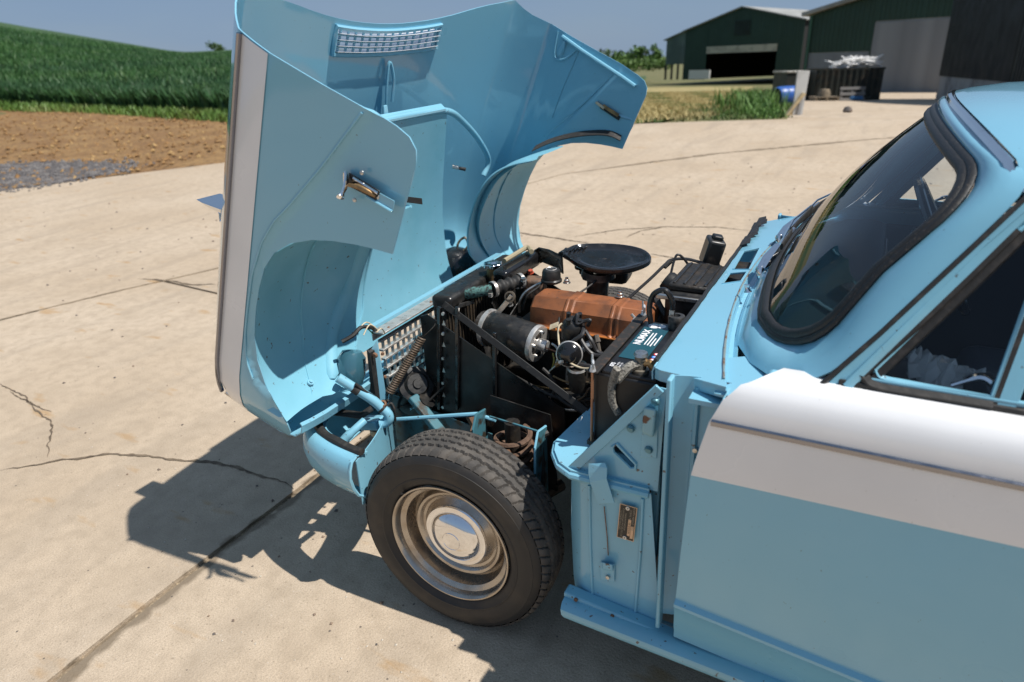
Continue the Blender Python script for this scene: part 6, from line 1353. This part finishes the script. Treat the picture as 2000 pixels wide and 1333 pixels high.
# ---------------- battery
bt = empty('battery'); bt.parent = car; BZ = .805
def Q(px, py, z=None): return AT(px, py, z=BZ if z is None else z)
c0, c1, c2, c3 = Q(1172, 728), Q(1246, 628), Q(1352, 640), Q(1288, 715)
bx0 = (c0.x+c1.x)/2-.005; bx1 = bx0+.150; by0 = c0.y-.005; by1 = c1.y+.005
MB().box(((bx0+bx1)/2, (by0+by1)/2, BZ-.09), (bx1-bx0, by1-by0, .178)).build('battery_case', mat('battery_black', (.008, .008, .009), .42, var=(25, (.02, .019, .018), .55, .75)), bt, bevel=.004)
MB().box(((bx0+bx1)/2+.005, (by0+by1)/2, BZ+.001), (bx1-bx0-.02, by1-by0-.012, .01)).build('battery_lid', mat('battery_black', (.012, .012, .013), .4), bt, bevel=.003)
zt = BZ+.0066
def lab(x0, x1, y0_, y1_, m, name, z=zt): 
    mb = MB(); mb.hexa([V(x, y, z+d) for d in (0, .0008) for y in (y0_, y1_) for x in (x0, x1)]); return mb.build(name, m, bt)
ly0, ly1 = by0+.085, by1-.02
lab(bx0+.028, bx0+.092, ly0, ly1, LABT, 'label')
text('NUMAX', .026, V(bx0+.045, (ly0+ly1)/2+.018, zt+.0012), (0, 1, 0), (-1, 0, 0), LABW, bt, 'label_lettering', bold=.0008)
for k, (w__, o__) in enumerate(((.075, .012), (.078, .012), (.05, -.005), (.065, .01))):
    x = bx0+.061+.0078*k; lab(x, x+.0028, (ly0+ly1)/2+o__-w__/2, (ly0+ly1)/2+o__+w__/2, LABW, 'label_line', zt+.0009)
mb = MB(); mb.lathe([(.0, .0004), (.014, .0004), (.0142, 0)], V(bx0+.05, ly1-.018, zt+.0010), (0, 0, 1), 20); mb.lathe([(.0, .0004), (.012, .0004), (.0122, 0)], V(bx0+.068, ly1-.014, zt+.0010), (0, 0, 1), 20); mb.build('white_roundel', LABW, bt)
for k in range(3):
    for j in range(2):
        x = bx0+.106+.018*j; y = by0+.098+.016*k; m = (LABR if j == 0 else LABY) if k != 1 else LABB; mb = MB()
        if m is LABY: mb.poly([V(x-.007, y-.006, zt), V(x-.007, y+.006, zt), V(x+.006, y, zt)], (0, 0, .001))
        else: mb.lathe([(0, .001), (.0068, .001), (.007, 0)], V(x, y, zt), (0, 0, 1), 16)
        mb.build('hazard_mark', m, bt)
        if m is not LABY:
            mb = MB(); mb.lathe([(0, .0014), (.0042, .0014)], V(x, y, zt), (0, 0, 1), 14); mb.build('hazard_symbol', LABW if m is LABR else mat('pale_blue_print', (.35, .5, .8), .5), bt)
text('075', .013, V(bx0+.030, by0+.042, zt+.0006), (0, 1, 0), (-1, 0, 0), LABW, bt, 'code_lettering', bold=.0005)
text('12V 60Ah\n550A EN\nL 04', .0075, V(bx0+.048, by0+.044, zt+.0006), (0, 1, 0), (-1, 0, 0), LABW, bt, 'code_lettering')
lab(bx0+.062, bx0+.086, by0+.022, by0+.056, LABW, 'barcode_label')
for k in range(8): lab(bx0+.065, bx0+.083, by0+.025+.0036*k, by0+.0262+.0036*k, mat('grey_print', (.35, .35, .36), .5), 'barcode_line', zt+.0009)
# clamp bar, rod and wing nuts
a, b = V(bx0+.004, by0-.02, BZ+.010), V(bx0+.004, by1+.02, BZ+.010)
CLAMP = mat('rusty_clamp', (.03, .027, .024), .6, .2, var=(45, (.10, .06, .04), .55, .72), bump=(120, .4, .003))
MB().bar(a, b, .026, .005).build('clamp_bar', CLAMP, bt, bevel=.001); MB().bar(a+V(-.012, 0, -.008), b+V(-.012, 0, -.008), .004, .02).build('clamp_web', CLAMP, bt, bevel=.001)
def wingnut(p):
    mb = MB(); mb.lathe([(0, .012), (.005, .012), (.008, 0)], p, (0, 0, 1), 10)
    for s_ in (-1, 1):
        q = p+V(0, 0, .006); mb.tube([q, q+V(.006*s_, -.012*s_, .012), q+V(.008*s_, -.017*s_, .026)], [.004, .007, .006], 8, flat=(.4, 1.2))
    mb.build('wing_nut', mat('bright_zinc', (.7, .7, .7), .4, .6), bt)
wingnut(a+V(0, .004, .002)); wingnut(b+V(0, -.004, .002))
MB().tube([a+V(0, .003, 0), V(bx0+.0, by0-.01, .60)], .0038, 8).build('clamp_rod', mat('copper_rod', (.42, .22, .13), .5, .7), bt)
# terminals and cables
tn = V(bx0+.098, by0+.035, BZ+.006)
mb = MB(); mb.lathe([(.020, 0), (.020, .008), (.013, .009), (.012, .03), (.014, .03), (.014, .038), (.010, .042), (0, .043)], tn, (0, 0, 1), 18); mb.build('earth_terminal', mat('lead_clamp', (.3, .27, .22), .5, .6, var=(60, (.14, .12, .1), .45, .65)), bt)
mb = MB(); mb.lathe([(0, .012), (.014, .011), (.017, .004), (.012, 0)], tn+V(0, 0, .036), (0, 0, 1), 10); mb.build('terminal_screw', STEEL, bt)
mb = MB(); mb.tube([tn+V(0, 0, .022), tn+V(.02, .0, .024), tn+V(.03, 0, .012)], .009, 8); mb.build('clamp_tail', BRASS, bt)
MB().tube(spline([tn+V(0, 0, .02), tn+V(-.02, -.022, .016), tn+V(-.042, -.045, -.01), AT(1205, 720, y=by0-.02), AT(1195, 755, y=by0-.01), AT(1196, 785, y=by0-.005), AT(1208, 808, y=by0)], 7), [.011]*14+[.009]*29, 8).build('earth_strap', GREYC, bt)
tq = V(bx0+.105, by1-.03, BZ+.006)
mb = MB(); mb.lathe([(.020, 0), (.021, .02), (.022, .032), (.020, .036), (.010, .037), (.008, .03), (0, .03)], tq, (0, 0, 1), 22); mb.build('live_terminal', mat('black_terminal_cover', (.03, .03, .03), .5, var=(60, (.1, .09, .08), .5, .7)), bt)
MB().tube(spline([tq+V(-.012, .0, .03), tq+V(-.014, .004, .07), tq+V(-.035, .004, .098), tq+V(-.062, 0, .085), tq+V(-.070, -.006, .05), tq+V(-.062, -.012, .01)], 8), .0072, 9).build('live_cable', GLOSSB, bt)
mb = MB(); mb.bar(tq+V(-.012, 0, .034), tq+V(-.012, 0, .05), .014, .012, (1, 0, 0)); mb.build('cable_lug', STEEL, bt)
# battery box / scuttle front wall under the scuttle
MB().box(((bx0+bx1)/2, (by0+by1)/2, .625), (bx1-bx0+.02, by1-by0+.03, .01)).build('battery_tray', GRIME, bt)
MB().poly([V(.50, -.46, .61), V(.50, -.33, .61), V(.285, -.33, .615), V(.29, -.44, .61)], (0, 0, .003)).build('side_shelf', BLUED, car)
MB().poly([AT(1168, 790, y=-.42), AT(1170, 842, y=-.42), AT(1110, 868, y=-.42), AT(1130, 830, y=-.42)], (0, .004, 0)).build('tray_gusset', BLUED, car)
# ---------------- heater, reservoir, control cables on the bulkhead
he = empty('heater_box'); he.parent = car
MB().box((.445, .02, .80), (.13, .22, .10), ('Z', .05)).build('heater_case', BLACK, he, bevel=.02, seg=3); MB().box((.45, .03, .858), (.12, .21, .02)).build('heater_lid', GRIME, he, bevel=.006)
for k in range(4): MB().box((.405+.028*k, .03, .869), (.008, .19, .006)).build('heater_rib', BLACK, he, bevel=.002)
MB().box((.43, -.09, .835), (.13, .012, .012)).build('heater_strip', STEEL, he, bevel=.002)
mb = MB(); mb.lathe([(0, 0), (.03, 0), (.032, .01), (.032, .05), (.025, .06), (0, .062)], V(.395, .06, .80), (-.8, 0, .5), 20); mb.build('blower_motor', BLACK, he)
wm = empty('wiper_motor'); wm.parent = car; wp_c = AT(1391, 495, y=.20)
q = Matrix.Rotation(R(14), 3, 'Y') @ Matrix.Rotation(R(25), 3, 'Z')
MB().box(wp_c+V(0, 0, .005), (.052, .062, .085), q).build('motor_case', mat('satin_black_case', (.03, .029, .028), .35, var=(30, (.12, .09, .07), .6, .75)), wm, bevel=.008, seg=3)
MB().box(wp_c+q @ V(0, 0, .052), (.03, .03, .014), q).build('motor_cap', BLACK, wm, bevel=.004); MB().tube([wp_c+V(0, 0, -.03), wp_c+V(.02, .02, -.09)], [.024, .018], 10).build('motor_mount', GRIME, wm)
cable([AT(1225, 585, y=.02), AT(1270, 545, y=.08), AT(1298, 518, y=.12), AT(1312, 508, y=.14), AT(1345, 507, y=.16), AT(1395, 522, y=.17)], .0048, LEAD, he, 'choke_cable')
cable([AT(1308, 545, y=.10), AT(1316, 512, y=.12), AT(1323, 498, y=.13), AT(1335, 505, y=.14), AT(1355, 532, y=.16), AT(1378, 552, y=.16)], .0038, LEAD, he, 'throttle_cable')
mb = MB(); mb.tube([AT(1297, 522, y=.12), AT(1310, 510, y=.14)], .008, 8); mb.build('cable_sleeve', RUBBER, he)
MB().box((.16, .14, .64), (.34, .10, .10)).build('exhaust_manifold', GRIME, car, bevel=.02)
mb = MB(); mb.tube([V(.33, -.06, .74), V(.40, -.04, .76), V(.44, -.02, .77)], .022, 10); mb.build('heater_hose', RUBBER, he)
mb = MB(); mb.tube([AT(1233, 614, z=.80), AT(1240, 622, z=.79), AT(1235, 630, z=.79)], .004, 6); mb.build('hose_clip', ALU, he)
# ---------------- interior
it = empty('interior'); it.parent = car
DASH = mat('dash_vinyl', (.035, .04, .05), .5, bump=(80, .1, .003))
mb = MB(); mb.grid([[V(x, y, z) for x, z in ((.695+.16*y*y, .905), (.76+.1*y*y, .925), (.86, .93), (.895, .92), (.90, .88), (.89, .76))] for y in np.linspace(-.55, .55, 11)]); sub(mb, 'dashboard', DASH, it, smooth=50, solid=.01)
mb = MB(); mb.box((.905, 0, .84), (.012, .9, .13)); sub(mb, 'fascia', mat('walnut', (.10, .05, .025), .35, 0, .5), it, bevel=.01)
sw_ = empty('steering_wheel'); sw_.parent = it
swc = V(1.04, .33, .93); san = V(-.82, 0, -.42).normalized(); e1 = V(0, 1, 0); e2 = san.cross(e1)
mb = MB(); mb.tube([swc+(e1*math.cos(a)+e2*math.sin(a))*.195 for a in np.linspace(0, 2*math.pi, 40, endpoint=False)], .0115, 8, closed=True)
sub(mb, 'steering_rim', GLOSSB, it)
mb = MB(); mb.lathe([(0, -.02), (.05, -.01), (.055, .02), (.03, .05)], swc, san, 16); mb.tube([swc, swc+san*.3], .02, 8); [mb.tube([swc+san*.01, swc+e1*s_*.19], .01, 6) for s_ in (-1, 1)]; sub(mb, 'steering_hub', GLOSSB, it)
bpy.data.objects.remove(sw_)
for sg in (-1, 1):
    mb = MB(); mb.box((1.40, sg*.33, .50), (.48, .48, .14)); sub(mb, 'seat_cushion', VINYL, it, bevel=.05, seg=3)
    mb = MB(); mb.box((1.66, sg*.33, .78), (.13, .46, .52), ('Y', R(14))); sub(mb, 'seat_back', VINYL, it, bevel=.045, seg=3)
    mb = MB(); mb.poly([V(1.045, sg*.48, 1.272), V(1.02, sg*.12, 1.29), V(1.11, sg*.13, 1.20), V(1.12, sg*.48, 1.185)], (.012, 0, .008)); sub(mb, 'sun_visor', HEADL, it, bevel=.004)
mb = MB(); mb.box((2.1, 0, .70), (.2, 1.1, .6), ('Y', R(14))); mb.box((1.9, 0, .48), (.4, 1.1, .16)); sub(mb, 'rear_seat', VINYL, it, bevel=.04)
MB().box((1.35, 0, .33), (1.6, 1.25, .02)).build('floor_carpet', mat('black_carpet', (.012, .012, .013), .9), it)
MB().box((2.42, 0, .62), (.02, 1.25, .6)).build('rear_panel', DASH, it)
mb = MB(); mb.tube([V(.99, 0, 1.27), V(1.01, 0, 1.235)], .006, 6); mb.box((1.015, 0, 1.215), (.014, .17, .05)); sub(mb, 'rear_view_mirror', BLACK, it, bevel=.004)
# crumpled clear film and a dark cap lying behind the quarterlight
mb = MB(); a, b = AT(1770, 690, y=-.56), AT(1945, 752, y=-.56); rws = []
for i in range(26):
    t = i/25; c = a.lerp(b, t)+V(0, 0, -.005); row = []
    for j in range(9):
        s_ = j/8; row.append(c+V(random.gauss(0, .004), (s_-.4)*.10+random.gauss(0, .004), .022*math.sin(math.pi*min(1, s_*1.1))*(.5+.7*random.random())-.05*abs(s_-.45)+random.gauss(0, .004)))
    rws.append(row)
mb.grid(rws); fl_ = mb.build('plastic_film', FILM, smooth=0); fl_.rotation_euler = (ALPHA, 0, 0); tag(fl_, 'crumpled clear plastic film on the parcel shelf behind the quarterlight', 'plastic film')
c = AT(1920, 760, y=-.58); e = empty('dark_ball'); e.parent = None; e.location = RX @ c; tag(e, 'round dark ball beside the plastic film behind the quarterlight', 'ball')
mb = MB(); mb.lathe([(0, .035), (.015, .033), (.025, .022), (.028, .0), (.027, -.03), (0, -.035)], (0, 0, 0), (.4, -.8, .5), 22); mb.build('ball_shell', mat('dark_cap_blue', (.02, .028, .045), .5), e)
MB().box((1.0, -.52, .90), (.36, .16, .02)).build('parcel_shelf', DASH, it, bevel=.005)

# looms, pipes and hoses running through the bay
for nm, pts, r, m in (('bay_hose', [V(.47, -.10, .76), V(.42, -.20, .70), V(.34, -.23, .62), V(.20, -.22, .55), V(.02, -.22, .52), V(-.15, -.2, .5), V(-.25, -.17, .47)], .014, RUBBER),
                      ('bay_hose', [V(.40, .05, .78), V(.34, .0, .80), V(.38, -.06, .77), V(.44, -.10, .75)], .012, RUBBER),
                      ('wiring_loom', [V(.50, -.32, .79), V(.40, -.27, .70), V(.30, -.265, .60), V(.16, -.27, .555), V(.0, -.275, .60), V(-.12, -.278, .66), V(-.24, -.279, .72)], .006, RUBBER),
                      ('wiring_loom', [V(.10, -.23, .60), V(.14, -.27, .56), V(.22, -.28, .53), V(.30, -.29, .50)], .005, RUBBER),
                      ('fuel_pipe', [V(.24, -.22, .60), V(.16, -.235, .57), V(.06, -.24, .56), V(-.06, -.235, .58), V(-.10, -.20, .66), V(.02, -.10, .70)], .0035, BRASS),
                      ('oil_pipe', [V(.30, -.20, .58), V(.22, -.24, .52), V(.12, -.25, .50), V(.05, -.24, .46)], .004, STEEL),
                      ('vacuum_hose', [AT(1105, 690, y=-.27), AT(1090, 660, y=-.22), AT(1100, 600, y=-.12), AT(1150, 560, y=.0), AT(1175, 540, y=.06)], .0032, RUBBER),
                      ('coil_lead', [AT(1180, 690, y=-.24), AT(1205, 680, y=-.22), AT(1230, 655, y=-.2), AT(1242, 640, y=-.18)], .004, RUBBER)):
    MB().tube(spline(pts, 6), r, 8).build(nm, m, car)
mb = MB(); mb.lathe([(0, -.06), (.027, -.06), (.028, -.05), (.028, .045), (.02, .05), (.012, .07), (0, .07)], V(.245, -.245, .50), (.2, -.1, 1), 20); mb.build('oil_filter', BLACK, car)
mb = MB(); mb.lathe([(0, -.05), (.03, -.05), (.032, .04), (.026, .045), (0, .047)], V(.06, -.23, .50), (1, 0, .1), 20); mb.build('ignition_coil', GLOSSB, car)
